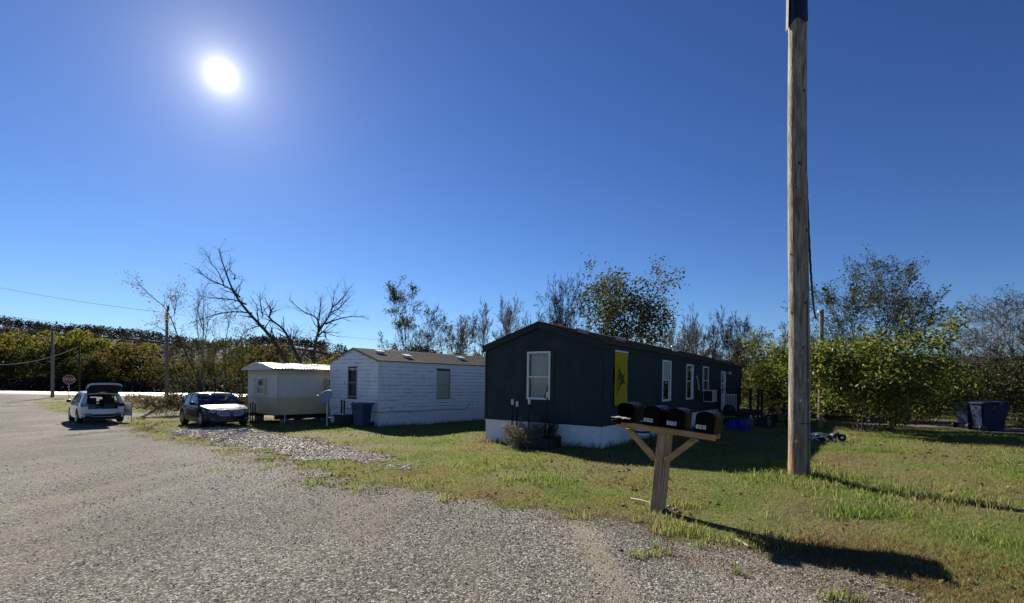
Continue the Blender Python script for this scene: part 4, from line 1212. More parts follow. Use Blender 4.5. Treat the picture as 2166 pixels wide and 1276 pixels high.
for tf, a0, a1, z0, z1 in ((endtf, 1.40, 1.66, .9, 1.80), (endtf, 2.68, 2.96, .9, 1.80), (longtf, 2.36, 2.60, .95, 1.80)):
    mb = MB(tf)
    for k in range(12): mb.box(a0 + .03, a1 - .03, .018, .03, z0 + .03 + k * (z1 - z0 - .06) / 12, z0 + .03 + (k + .8) * (z1 - z0 - .06) / 12)
    mb.box(a0, a0 + .03, .016, .04, z0, z1); mb.box(a1 - .03, a1, .016, .04, z0, z1); mb.box(a0 + .03, a1 - .03, .016, .04, z0, z0 + .03); mb.box(a0 + .03, a1 - .03, .016, .04, z1 - .03, z1)
    mb.build('shutter', M['beige'], home3)
# shallow ribbed roof with an overhanging front and a boxed gable board
mb = MB()
def rz_(y): return T3 + .10 + .30 * (1 - abs(y - W3 / 2) / (W3 / 2))
xs3 = [-.32 + .16 * i for i in range(int((L3 + .5) / .16) + 1)]
top = []
for x in xs3:
    for dx, up in ((0, .0), (.03, .028), (.06, .0)):
        top.append([(x + dx, y, rz_(y) + up + .01 * sin(x * 5 + y * 3)) for y in np.linspace(-.12, W3 + .12, 11)])
mb.grid(top)
mb.build('roof', M['tin'], home3, fix=False)
mb = MB(); mb.prism([(-.12, T3 + .0), (W3 + .12, T3 + .0), (W3 + .12, rz_(W3 + .12) - .012), (W3 / 2, rz_(W3 / 2) - .012), (-.12, rz_(-.12) - .012)], 'x', -.30, -.27)
mb.build('gable_board', M['cream'], home3)
mb = MB(); mb.box(-.268, .0, -.115, W3 + .115, T3 + .002, T3 + .022); mb.build('soffit', M['wood_dark'], home3)
mb = MB(longtf); mb.box(-.30, L3, .085, .115, T3 - .03, T3 + .075); mb.build('drip_edge', M['tin'], home3)
mb = MB(); mb.box(.03, L3, .25, .45, -.30, -.065); mb.box(.03, L3, W3 - .45, W3 - .25, -.30, -.065); mb.box(.03, L3, .45, W3 - .45, -.12, -.07); mb.build('chassis', M['black_metal'], home3)
for a in (.5, 2.6, 4.0, 6.0, 8.0):
    for b in (.35, W3 - .35):
        for k in range(3):
            mb = MB(); z1 = -.302 - k * .2
            if z1 - .19 < base3(a, b) - .25: break
            mb.box(a - .2, a + .2, b - .1, b + .1, z1 - .19, z1); mb.build('block', M['block'], home3, bevel=.008)
mb = MB(); mb.tube([(.35, -.04, -.05), (.36, -.05, -.3), (.34, -.03, base3(.3, 0))], .02, 6); mb.build('drain_pipe', M['white_trim'], home3)
mb = MB(); mb.box(.4, 2.0, -.2, .2, base3(1, 0) - .05, base3(1, 0) + .14); mb.build('timber', M['wood_old'], home3)
# ------------------------------------------------------------------ cars
M['paint_black'] = mat('dark_car_paint', (.006, .008, .009), rough=.5, var=.05, scale=2, coat=.45, spec=.05)
M['paint_white'] = mat('white_car_paint', (.62, .63, .64), rough=.30, var=.03, scale=2, coat=1.0, spec=.5)
M['tyre'] = mat('tyre_rubber', (.018, .018, .018), rough=.85, var=.2, scale=20, spec=.2)
M['alloy'] = mat('alloy', (.42, .43, .45), rough=.3, var=.1, scale=8, metal=.9)
M['chrome'] = mat('chrome', (.68, .69, .71), rough=.16, var=.05, scale=8, metal=1.0)
M['bar_chrome'] = mat('satin_bar', (.72, .73, .75), rough=.38, var=.05, scale=8, metal=.75)
M['lamp_clear'] = mat('clear_lamp', (.42, .44, .46), rough=.12, var=.4, scale=14, coat=1.0, metal=.4)
M['lamp_red'] = mat('dark_red_lamp', (.045, .006, .008), rough=.2, var=.2, scale=14, coat=.6)
M['car_glass'] = glass_mat('car_glass', (.30, .34, .34), 1.52, .015)
M['seat'] = mat('dark_seat', (.030, .028, .028), rough=.8, var=.2, scale=10)

def car(name, label, loc, rz, D, paint, rear_open=False, rot=None):
    L, Wd, H = D['L'], D['W'], D['H']
    o = thing(name, label, 'car', loc, rz, rot=rot)
    belt = lambda x: float(np.interp(x, *zip(*D['belt'])))
    roof = lambda x: float(np.interp(x, *zip(*D['roof'])))
    sill = lambda x: float(np.interp(x, *zip(*D['sill'])))
    hw = lambda x: Wd / 2 * (1 - D.get('round', .24) * abs(2 * x / L) ** 9 - .035 * (2 * x / L) ** 2)
    ra, wr = D['arch'], D['wr']
    xs = sorted(set(np.round(np.concatenate([np.linspace(-L / 2, L / 2, 49), L / 2 - np.array([.02, .05, .09]), -L / 2 + np.array([.02, .05, .09])] +
                [wx + ra * np.cos(np.linspace(0, pi, 13)) for wx in D['wx']] + [np.array([wx - ra - .002, wx + ra + .002]) for wx in D['wx']]), 4)))
    def pt(x, z, s):
        t = (z - sill(x)) / max(.05, belt(x) - sill(x))
        pf = 1 - .05 * max(0, (.35 - t) / .35) ** 2 - .05 * max(0, (t - .60) / .40) ** 2 - .012 * max(0, 1 - abs(t - .52) / .1)
        e = abs(2 * x / L) ** 8
        return (x - (1 if x > 0 else -1) * e * .16 * (t - .38) ** 2, s * hw(x) * pf, z)
    nT = 10
    mb = MB()
    for s in (1, -1):
        G = []
        for x in xs:
            zl = sill(x)
            for wx in D['wx']:
                if abs(x - wx) < ra - 1e-6: zl = max(zl, wr + sqrt(ra * ra - (x - wx) ** 2))
            zt = belt(x)
            G.append([pt(x, zl + (zt - zl) * k / nT, s) for k in range(nT + 1)])
        mb.grid(G)
    # bonnet and deck
    G = []
    for x in xs:
        e0, e1 = pt(x, belt(x), 1), pt(x, belt(x), -1)
        row = []
        for k in range(13):
            u = -1 + 2 * k / 12
            row.append((e0[0] + (.02 if x > L / 2 - .1 else 0) * (1 - u * u), e0[1] * -u, belt(x) + D.get('crown', .05) * (1 - u ** 4) * min(1, abs(2 * x / L - (1.02 if x > 0 else -1.02)) * 6)))
        G.append((x, row))
    front = [r for x, r in G if x >= D['cowl'] - .25]
    mb.grid(front)
    # noses
    for x, sg in ((L / 2, 1), (-L / 2, -1)):
        if rear_open and sg < 0: continue
        rows = []
        for k in range(nT + 1):
            z = sill(x) + (belt(x) - sill(x)) * k / nT
            p = pt(x, z, 1)
            rows.append([(p[0] + sg * D.get('bulge', .13) * (1 - (1 - 2 * j / 14) ** 2) ** .8 * (1 - .3 * k / nT), p[1] * (1 - 2 * j / 14), z + (D.get('crown', .05) * (1 - (1 - 2 * j / 14) ** 4) * .12 if k == nT else 0)) for j in range(15)])
        mb.grid(rows)
    body = mb.build('body', paint, o, smooth=True)
    es = body.modifiers.new('edges', 'EDGE_SPLIT'); es.split_angle = radians(38)
    mb = MB(); mb.box(-L / 2 + .25, L / 2 - .25, -Wd / 2 + .26, Wd / 2 - .26, .20, .55 if rear_open else .72)
    for wx in D['wx']:
        mb.box(wx - ra - .06, wx + ra + .06, -Wd / 2 + .13, Wd / 2 - .13, wr + .1, wr + ra + .08)
    mb.build('underbody', M['black_plastic'], o)
    # greenhouse
    xr, xc = D['rear'], D['cowl']
    gx = np.linspace(xr, xc, 44)
    paintf, glass_side, glass_front, glass_rear = MB(), {}, MB(), MB()
    def gp(x, t, s):
        z = belt(x) - .02 + (roof(x) - belt(x) + .02) * t
        hb = hw(x) * .945
        full = max(.02, H - 1.05)
        h = (z - belt(x)) / full
        return (x, s * (hb * (1 - .20 * max(0, h) ** 1.15) - .05 * max(0, t - .8) * (roof(x) - belt(x)) * 3), z)
    ts = [0, .06, .2, .4, .6, .78, .88, .95, 1.0]
    pil = D['pillars']
    for s in (1, -1):
        for i in range(len(gx) - 1):
            xa, xb = gx[i], gx[i + 1]; xm = (xa + xb) / 2
            for k in range(len(ts) - 1):
                tm = (ts[k] + ts[k + 1]) / 2
                q = [gp(xa, ts[k], s), gp(xb, ts[k], s), gp(xb, ts[k + 1], s), gp(xa, ts[k + 1], s)]
                zone = next((n for n, (a, b) in enumerate(pil) if a < xm < b), None)
                if zone is not None and .06 < tm < .88:
                    glass_side.setdefault((zone, s), MB()).add([(p[0], p[1] * .993, p[2]) for p in q], [(0, 1, 2, 3)])
                else:
                    paintf.add(q, [(0, 1, 2, 3)])
    for i in range(len(gx) - 1):
        xa, xb = gx[i], gx[i + 1]; xm = (xa + xb) / 2
        A, B = gp(xa, 1, 1), gp(xb, 1, 1)
        us = np.linspace(-1, 1, 13)
        for j in range(12):
            um = (us[j] + us[j + 1]) / 2
            zf = lambda P, u, x: (P[0] + (.10 * (1 - u * u) if x > D['wtop'] else (-.05 * (1 - u * u) if x < D['rtop'] else 0)) * (1 if x < xc - .01 else .6), P[1] * -u, P[2] + .035 * (1 - u * u))
            q = [zf(A, us[j], xa), zf(B, us[j], xb), zf(B, us[j + 1], xb), zf(A, us[j + 1], xa)]
            if xm > D['wtop'] and abs(um) < .92: glass_front.add(q, [(0, 1, 2, 3)])
            elif xm < D['rtop'] and abs(um) < .88:
                if not rear_open: glass_rear.add(q, [(0, 1, 2, 3)])
            else:
                if rear_open and xm < D['rtop']: continue
                paintf.add(q, [(0, 1, 2, 3)])
    cab = paintf.build('cabin', paint, o, smooth=True)
    es = cab.modifiers.new('edges', 'EDGE_SPLIT'); es.split_angle = radians(35)
    sd = cab.modifiers.new('thick', 'SOLIDIFY'); sd.thickness = .02; sd.offset = -1
    glass_front.build('windscreen', M['car_glass'], o, smooth=True)
    if glass_rear.v: glass_rear.build('rear_window', M['car_glass'], o, smooth=True)
    for m_ in glass_side.values(): m_.build('side_window', M['car_glass'], o, smooth=True)
    # wheels
    for wx in D['wx']:
        for s in (1, -1):
            mb = MB(); yc = s * (Wd / 2 - .135)
            mb.lathe([(wr * .66, -.11), (wr * .9, -.12), (wr * .985, -.095), (wr, -.05), (wr, .05), (wr * .985, .095), (wr * .9, .12), (wr * .66, .11)], 28, 'y', (wx, yc, wr))
            w = mb.build('wheel', M['tyre'], o, smooth=True)
            mb = MB(); ys = yc + s * .085
            mb.lathe([(wr * .67, .03 * s), (wr * .64, .035 * s), (wr * .61, 0), (wr * .60, -.12 * s)], 28, 'y', (wx, ys, wr))
            for k in range(D.get('spokes', 7)):
                a = 2 * pi * k / D.get('spokes', 7) + .3
                R_ = Matrix.Rotation(-a, 3, 'Y')
                mb.obox(Vector((wx, ys, wr)) + R_ @ Vector((wr * .36, 0, 0)), wr * .56, .03, .055, R_)
            mb.lathe([(.001, .022 * s), (.07, .02 * s), (.075, -.02 * s)], 14, 'y', (wx, ys, wr))
            mb.build('rim', M['alloy'], w)
            mb = MB(); mb.lathe([(.001, 0), (wr * .62, 0)], 24, 'y', (wx, yc - s * .03, wr)); mb.build('brake_plate', M['black_plastic'], w, fix=False)
    # mirrors, door handles
    for s in (1, -1):
        mb = MB()
        c = Vector((D['mirror'], s * (Wd / 2 + .09), belt(D['mirror']) + .08))
        mb.lathe([(.001, -.10), (.07, -.09), (.095, -.03), (.095, .05), (.06, .09), (.001, .10)], 12, 'y', tuple(c))
        mb.v = [(c.x + (v[0] - c.x) * .8, v[1], c.z + (v[2] - c.z) * .85) for v in mb.v]
        mb.tube([(c.x, s * (Wd / 2 - .08), c.z - .06), (c.x, s * (Wd / 2 + .03), c.z - .03)], .03, 6)
        mb.build('wing_mirror', paint if not rear_open else M['black_plastic'], o, smooth=True)
        for hx in D['handles']:
            mb = MB(); y = s * (hw(hx) * .985); mb.box(hx - .1, hx + .1, min(y, y + s * .03), max(y, y + s * .03), belt(hx) - .16, belt(hx) - .125); mb.build('door_handle', M['chrome'], o, bevel=.008)
        for sx in D['seams']:
            mb = MB(); mb.grid([[pt(sx + d, sill(sx) + .08 + (belt(sx) - sill(sx) - .1) * k / 8, s) for k in range(9)] for d in (-.004, .004)])
            mb.v = [(v[0], v[1] + s * .002, v[2]) for v in mb.v]; mb.build('door_seam', M['black_plastic'], o, fix=False)
    # seats
    for sx, zb in D['seats']:
        for s in (1, -1):
            mb = MB(); mb.obox((sx, s * .38, zb + .33), .14, .48, .66, Matrix.Rotation(radians(-12), 3, 'Y')); mb.obox((sx + .25, s * .38, zb + .06), .5, .48, .14, Matrix.Identity(3))
            st = mb.build('seat', M['seat'], o, bevel=.04)
            mb = MB(); mb.obox((sx - .16, s * .38, zb + .80), .09, .26, .19, Matrix.Rotation(radians(-10), 3, 'Y')); mb.build('headrest', M['seat'], st, bevel=.035)
    mb = MB(); mb.box(D['cowl'] - .55, D['cowl'] - .12, -Wd / 2 + .22, Wd / 2 - .22, .62, belt(D['cowl']) - .06); mb.build('dashboard', M['black_plastic'], o, bevel=.04)
    return o, dict(belt=belt, roof=roof, sill=sill, hw=hw, pt=pt)

# ---- dark crossover, nose towards the camera
MKZ = .945
MK = dict(L=4.80, W=1.99, H=1.61, wr=.385, arch=.44, wx=(1.42, -1.41), round=.24, crown=.045, bulge=.20,
          belt=[(-2.37, .98), (-2.2, 1.06), (-1.2, 1.10), (.9, 1.06), (1.15, 1.05), (1.7, .985), (2.1, .91), (2.30, .84), (2.37, .80)],
          roof=[(-2.22, 1.10), (-2.05, 1.26), (-1.75, 1.52), (-1.45, 1.60), (-.6, 1.68), (0.0, 1.66), (.22, 1.62), (.5, 1.49), (.9, 1.22), (1.16, 1.055)],
          sill=[(-2.37, .40), (-2.0, .30), (-1, .27), (1, .27), (2.0, .25), (2.37, .27)],
          rear=-2.22, cowl=1.16, wtop=.22, rtop=-1.62, pillars=[(-.42, .52), (-1.22, -.52), (-1.85, -1.33)], mirror=.66, handles=(-.35, -1.28), seams=(.72, -.46, -1.42), seats=((.05, .55), (-.95, .58)), spokes=9)
for k_ in ('belt', 'roof'): MK[k_] = [(x_, z_ * MKZ) for x_, z_ in MK[k_]]
mk_p = Vector((-14.75, 23.95, 0)); mk_az = radians(148.7 + 14 - 180) + pi
hd = Vector((sin(radians(148.7 - 17)), cos(radians(148.7 - 17))))
mk_rz = atan2(hd.y, hd.x)
zf_, zr_ = tz(mk_p.x + hd.x * 1.4, mk_p.y + hd.y * 1.4), tz(mk_p.x - hd.x * 1.4, mk_p.y - hd.y * 1.4)
mk, mf = car('parked_car', 'dark parked crossover with a wide chrome barred grille and sun on its bonnet', (mk_p.x, mk_p.y, (zf_ + zr_) / 2 + .01), mk_rz, MK, M['paint_black'], rot=Euler((0, -atan2(zf_ - zr_, 2.8), mk_rz), 'XYZ'))
def nose(y, z, off=0.0):                                 # x of the nose surface at y, z
    x = MK['L'] / 2; p = mf['pt'](x, z, 1); k = (z - mf['sill'](x)) / (mf['belt'](x) - mf['sill'](x))
    u = max(-1, min(1, y / p[1]))
    return p[0] + MK['bulge'] * (1 - u * u) ** .8 * (1 - .3 * k) + off
gr = MB()
for s in (1, -1):                                        # two wings, dark backing then bars
    out = [(.02, .755), (.30, .77), (.62, .735), (.56, .63), (.46, .535), (.12, .525), (.02, .57)]
    gr.add([(nose(s * y, z, .004), s * y, z) for y, z in out], [tuple(range(len(out)))])
gro = gr.build('grille', M['black_plastic'], mk)
for s in (1, -1):
    for k in range(9):
        y = .085 + k * .058; t = k / 8
        zt = .775 + .01 * min(1, t * 3) - .03 * max(0, t - .5) * 2; zb = .500 + .012 * t + max(0, t - .72) * .42
        mb = MB()
        mb.add([(nose(s * (y + d), z, .006 + pr), s * (y + d + .012 * t * (zt - z)), z) for z in (zb, zt) for d, pr in ((-.021, 0), (0, .035), (.021, 0))], [(0, 1, 4, 3), (1, 2, 5, 4)])
        mb.build('grille_bar', M['bar_chrome'], gro, fix=False)
mb = MB()
for pts in ([(.06, .775), (.30, .788), (.66, .748)], [(.06, .515), (.44, .518), (.56, .60), (.66, .748)]):
    for s in (1, -1): mb.tube([(nose(s * y, z, .012), s * y, z) for y, z in pts], .010, 6)
mb.build('grille_frame', M['chrome'], gro, smooth=True)
mb = MB()
for a, b in (((-.028, .57), (-.028, .74)), ((.028, .57), (.028, .74)), ((-.028, .74), (.028, .74)), ((-.028, .57), (.028, .57)), ((0, .57), (0, .74)), ((-.028, .655), (.028, .655))):
    mb.tube([(nose(y, z, .03), y, z) for y, z in (a, b)], .006, 5)
mb.build('emblem', M['chrome'], mk)
for s in (1, -1):
    mb = MB(); pts = [(.64, .742), (.80, .752), (.92, .775), (.93, .72), (.84, .675), (.66, .64)]
    xx = lambda y, z: nose(y, z, .008) - .35 * max(0, abs(y) - .72) ** 1.4
    mb.add([(xx(s * y, z), s * y * .985, z) for y, z in pts], [tuple(range(len(pts)))])
    mb.build('headlight', M['lamp_clear'], mk, fix=False)
    mb = MB(); mb.tube([(nose(s * y, z, .012), s * y, z) for y, z in ((.58, .40), (.82, .40), (.80, .34), (.64, .30), (.58, .40))], .009, 5); mb.build('fog_lamp_trim', M['chrome'], mk, smooth=True)
    mb = MB(); mb.add([(nose(s * y, z, .006), s * y, z) for y, z in ((.60, .395), (.80, .395), (.78, .345), (.65, .31))], [(0, 1, 2, 3)]); mb.build('fog_lamp', M['black_plastic'], mk, fix=False)
mb = MB(); mb.tube([(nose(y, .30, .012), y, .30) for y in np.linspace(-.64, .64, 13)], .008, 5); mb.build('lower_trim', M['chrome'], mk, smooth=True)
mb = MB(); mb.grid([[(nose(y, z, .004), y, z) for y in np.linspace(-.55, .55, 11)] for z in (.33, .50)]); mb.build('lower_intake', M['black_plastic'], mk, fix=False)
mb = MB(); mb.box(nose(0, .46, .012), nose(0, .46, .026), -.155, .155, .40, .50); mb.build('front_plate', M['seat'], mk)
mb = MB(); mb.tube([(.20, 0, 1.60), (.16, 0, 1.63)], .035, 8); mb.build('rear_view_pod', M['black_plastic'], mk)
for s in (1, -1):
    mb = MB(); mb.tube([(MK['wx'][0] - .5, s * (.925), .34), (-1.0, s * .93, .34)], .013, 6); mb.build('sill_trim', M['chrome'], mk)
    mb = MB(); mb.tube([(x, s * (.925 * .94 + .006), mf['belt'](x) + .012) for x in np.linspace(-1.8, .75, 9)], .008, 5); mb.build('window_trim', M['chrome'], mk)
for s in (1, -1):
    mb = MB(); a = Vector((1.02, s * .05, 1.06)); mb.tube([a, a + Vector((-.08, s * .45, .08))], .010, 5); mb.build('wiper', M['black_plastic'], mk)

# ---- white crossover, tail towards the camera, tailgate up
SV = dict(L=4.66, W=1.89, H=1.64, wr=.365, arch=.42, wx=(1.45, -1.42), round=.20, crown=.05, bulge=.15,
          belt=[(-2.33, 1.00), (-2.0, 1.06), (-1.2, 1.06), (.9, 1.03), (1.15, 1.02), (1.7, .98), (2.1, .92), (2.33, .84)],
          roof=[(-2.12, 1.10), (-2.0, 1.45), (-1.9, 1.56), (-1.0, 1.62), (-.3, 1.64), (.1, 1.62), (.5, 1.47), (.9, 1.20), (1.16, 1.03)],
          sill=[(-2.33, .36), (-2.0, .30), (-1, .26), (1, .26), (2.0, .24), (2.33, .26)],
          rear=-2.12, cowl=1.16, wtop=.1, rtop=-1.93, pillars=[(-.40, .50), (-1.15, -.50), (-1.72, -1.28)], mirror=.62, handles=(-.35, -1.25), seams=(.75, -.45, -1.30), seats=((.05, .55),), spokes=5)
sv_p = Vector((-22.6, 26.3)); haz = radians(-48.0); hd = Vector((sin(haz), cos(haz))); sv_rz = atan2(hd.y, hd.x)
zf_, zr_ = tz(sv_p.x + hd.x * 1.4, sv_p.y + hd.y * 1.4), tz(sv_p.x - hd.x * 1.4, sv_p.y - hd.y * 1.4)
lt = lambda a, b: tz(sv_p.x + hd.x * a - hd.y * b, sv_p.y + hd.y * a + hd.x * b)
sv, sf = car('parked_car', 'white parked crossover on the gravel road with its tailgate open', (sv_p.x, sv_p.y, (zf_ + zr_) / 2 + .02), sv_rz, SV, M['paint_white'], True,
             rot=Euler((atan2(lt(0, .8) - lt(0, -.8), 1.6), -atan2(zf_ - zr_, 2.8), sv_rz), 'XYZ'))
XR = -SV['L'] / 2
def tail(y, z, hwid): return XR - .10 * (1 - (y / hwid) ** 2) + .05 * max(0, z - .74)
mb = MB()
hwz = lambda z: sf['pt'](XR, z, 1)[1]
zs = [.50, .56, .62, .68, .72, .755]
mb.grid([[(tail(hwz(z) * u, z, hwz(z)) - (.02 if z < .7 else 0), hwz(z) * u, z) for u in np.linspace(-1, 1, 17)] for z in zs])
mb.grid([[(tail(hwz(.755) * u, .755, hwz(.755)) + d, hwz(.755) * u, .757) for u in np.linspace(-1, 1, 17)] for d in (0, .16)])
b = mb.build('rear_bumper', M['paint_white'], sv, smooth=True)
mb = MB()
mb.grid([[(tail(hwz(z) * u, z, hwz(z)) - .012 + (.05 if z < .36 else 0), hwz(z) * u, z) for u in np.linspace(-1, 1, 17)] for z in (.30, .36, .42, .46, .498)])
mb.build('lower_bumper', M['black_plastic'], b, smooth=True)
mb = MB(); mb.tube([(tail(y, .40, .9) - .03, y, .37 + .07 * min(1, max(0, (abs(y) - .35) / .2)) - .09 * max(0, (abs(y) - .78) / .1)) for y in np.linspace(-.86, .86, 35)], .026, 6); mb.build('diffuser_trim', M['alloy'], b, smooth=True)
for s in (1, -1):
    mb = MB(); mb.box(tail(.6, .5, .9) - .035, tail(.6, .5, .9) - .005, min(s * .45, s * .84), max(s * .45, s * .84), .515, .545); mb.build('reflector', M['lamp_red'], b)
    mb = MB(); mb.lathe([(.075, 0), (.085, -.02), (.06, -.02), (.055, .02)], 14, 'x', (tail(.6, .36, .9) - .01, s * .58, .385)); mb.v = [(v[0], s * .58 + (v[1] - s * .58) * 1.6, v[2]) for v in mb.v]; mb.build('exhaust_tip', M['black_metal'], b)
    # quarter panel beside the opening, lamp, pillar
    mb = MB()
    mb.grid([[(tail(y, z, .9) + .02, s * y, z) for y in (.60, .68, .76, .84, hwz(z))] for z in (.757, .80, .85, .875)])
    mb.grid([[(x, s * .60, z) for x in (tail(.6, .8, .9) + .02, XR + .25)] for z in (.757, 1.0)])
    mb.build('quarter_panel', M['paint_white'], sv, smooth=True)
    mb = MB()
    mb.grid([[(tail(y, z, .9) + .005 + .09 * max(0, y - .8) * 3, s * y * .99, z) for y in (.585, .66, .74, .82, .89)] for z in (.877, .93, .985, 1.03)])
    mb.build('tail_lamp', M['lamp_red'], sv, smooth=True)
    mb = MB()
    P = lambda t, y0, y1: [(XR + .06 + .34 * t, s * y0, 1.03 + .53 * t), (XR + .06 + .34 * t + .03, s * y1, 1.03 + .53 * t), (XR + .30 + .34 * t, s * (y1 - .0), 1.03 + .53 * t)]
    rows = [P(t, .66 - .10 * t, .865 - .20 * t) for t in (0, .25, .5, .75, 1.0)]
    mb.grid(rows); mb.build('rear_pillar', M['paint_white'], sv, smooth=True)
    mb = MB(); mb.grid([[(XR + .065 + .34 * t + d, s * (.655 - .10 * t), 1.03 + .53 * t) for d in (0, .3)] for t in (0, .5, 1.0)]); mb.build('pillar_lining', M['black_plastic'], sv)
    # cargo side wall
    mb = MB(); mb.box(XR + .22, -.95, min(s * .62, s * .80), max(s * .62, s * .80), .56, 1.02); mb.build('cargo_lining', M['black_plastic'], sv)
    mb = MB(); mb.obox((-1.06, s * .37, 1.0), .12, .50, .62, Matrix.Rotation(radians(-14), 3, 'Y'))
    st = mb.build('rear_seat', M['seat'], sv, bevel=.04)
    if s < 0: mb = MB(); mb.obox((-1.15, s * .37, 1.36), .09, .26, .18, Matrix.Identity(3)); mb.build('headrest', M['seat'], st, bevel=.04)
mb = MB(); mb.box(XR + .12, -1.0, -.80, .80, .50, .70); mb.build('cargo_floor', M['black_plastic'], sv)
mb = MB(); mb.box(XR + .38, XR + .46, -.60, .60, 1.54, 1.60); mb.build('roof_header', M['black_plastic'], sv)
# tailgate swung up from the roof edge
tg = bpy.data.objects.new('tailgate', None); link(tg, sv)
hx, hz_ = -1.90, 1.60
def gate(u, v, off):                                     # u 0 hinge .. 1 lower edge, v -1..1 across
    le = 1.02
    half = np.interp(u, [0, .45, .55, 1.0], [.60, .66, .71, .68])
    bend = -.05 * max(0, u - .5)
    x = hx - le * u * cos(radians(24)) + off * sin(radians(24)) * 1 - .03 * (1 - v * v)
    z = hz_ + .02 + le * u * sin(radians(24)) + off * cos(radians(24)) + .03 * (1 - v * v) + bend - .07 * max(0, abs(v) - .8) * 5
    return (x, half * v, z)
us, vs_ = np.linspace(0, 1, 9), np.linspace(-1, 1, 13)
mb = MB(); mb.grid([[gate(u, v, .05) for v in vs_] for u in us])
mb.grid([[gate(1, v, o) for v in vs_] for o in (.05, -.05)])
for v in (-1, 1): mb.grid([[gate(u, v, o) for u in us] for o in (.05, -.05)])
sk = mb.build('skin', M['paint_white'], tg, smooth=True); es = sk.modifiers.new('e', 'EDGE_SPLIT'); es.split_angle = radians(45)
mb = MB(); mb.grid([[gate(u, v * .98, -.052) for v in vs_] for u in us]); mb.build('lining', M['black_plastic'], tg, smooth=True)
mb = MB(); mb.grid([[gate(u, v * .8, .056) for v in vs_] for u in np.linspace(.08, .46, 4)]); mb.build('glass', M['car_glass'], tg, smooth=True)
for s in (1, -1):
    mb = MB(); mb.tube([(-2.02, s * .60, 1.40), gate(.5, s * .8, -.06)], .012, 6); mb.build('strut', M['black_metal'], tg)
def cargo(name, label, cat, fn, m):
    o = thing(name, label, cat); o.parent = None
    mtx = Matrix.Translation(sv.location) @ sv.rotation_euler.to_matrix().to_4x4()
    o.matrix_world = mtx
    mb = MB(); fn(mb); mb.build('shell', m, o, bevel=.02)
    return o
M['bag_grey'] = mat('grey_bag', (.16, .17, .17), rough=.8, var=.3, scale=12, bump=.3, bscale=15)
cargo('shopping_bag', 'pale grey bag at the left of the open boot of the white car', 'bag', lambda mb: mb.box(-2.12, -1.8, .28, .55, .70, .98), M['bag_grey'])
cargo('suitcase', 'dark box at the right of the open boot of the white car', 'case', lambda mb: mb.box(-2.08, -1.6, -.55, -.05, .70, 1.02), M['black_plastic'])
cargo('folded_cloth', 'crumpled white cloth in the middle of the open boot of the white car', 'cloth', lambda mb: (mb.box(-2.15, -1.95, .0, .25, .70, .76), mb.box(-2.1, -1.97, -.18, .02, .702, .73)), M['white_trim'])
# ------------------------------------------------------------------ mailboxes on their stand
M['pine'] = mat('weathered_pine', (.46, .345, .21), rough=.85, var=.35, scale=7, stretch=(2.5, 2.5, .25), bump=.35, bscale=18, col2=(.30, .22, .13), spec=.2)
M['pine_raw'] = mat('orange_pine', (.50, .31, .14), rough=.8, var=.3, scale=8, stretch=(.3, 2, 2), bump=.25, bscale=18, spec=.2)
M['mailbox'] = mat('mailbox_black', (.004, .004, .005), rough=.42, var=.2, scale=10, spec=.05)
M['red_flag'] = mat('red_plastic', (.17, .018, .022), rough=.5, var=.1)
M['paper'] = mat('newsprint', (.30, .30, .28), rough=.9, var=.35, scale=16, spec=.1)
M['sticker'] = mat('sticker_white', (.66, .66, .66), rough=.6, var=.05)
mx, my = og(1389, 1082)
mz = tz(mx, my)
ub = Vector((.85, -.53, 0)).normalized(); nb = Vector((-ub.y * -1, ub.x * -1, 0)); nb = Vector((-.53, -.85, 0)).normalized()
TILT = radians(4.8)
stand = thing('mailbox_stand', 'leaning square wooden post with a crossboard and two braces holding four black mailboxes', 'mailbox stand', (mx, my, mz - .15))
Rb = Matrix((tuple(ub), tuple(-nb), (0, 0, 1))).transposed()      # local x along the board, y away from the camera
stand.rotation_euler = (Rb @ Matrix.Rotation(TILT, 3, 'Y')).to_euler()
PH = 1.135 + .15
mb = MB(); mb.box(-.085, .085, -.072, .072, 0, PH); po = mb.build('post', M['pine'], stand, bevel=.006)
mb = MB()
for k in range(9):
    x = random.uniform(-.075, .075); z0 = random.uniform(.1, .8); mb.box(x, x + .0035, -.0735, -.071, z0, z0 + random.uniform(.2, .6))
props(mb.build('crack', M['dark'], po), kind='stuff')
mb = MB(); mb.box(-.62, .66, -.19, -.152, PH - .055, PH + .020); bd = mb.build('crossboard', M['pine_raw'], stand, bevel=.004)
mb = MB(); mb.box(-.62, .66, .10, .138, PH - .055, PH + .020); mb.build('crossboard', M['pine_raw'], stand, bevel=.004)
for k, (x0, x1) in enumerate(((-.62, -.20), (-.195, .235), (.24, .66))):
    mb = MB(); mb.box(x0, x1, -.148, .096, PH + .003, PH + .028); mb.build('shelf_board', M['wood_old'], stand, bevel=.003)
for s, xe in ((-1, -.46), (1, .40)):
    mb = MB(); a, c = Vector((s * .074, -.12, PH - .42)), Vector((xe, -.12, PH - .085)); d = c - a
    mb.obox((a + c) / 2, d.length, .06, .075, Matrix.Rotation(-atan2(d.z, d.x), 3, 'Y')); mb.build('brace', M['pine_raw'], stand, bevel=.004)
    mb = MB(); mb.box(xe - .05, xe + .05, -.15, -.10, PH - .105, PH - .072); mb.build('cleat', M['pine_raw'], stand)

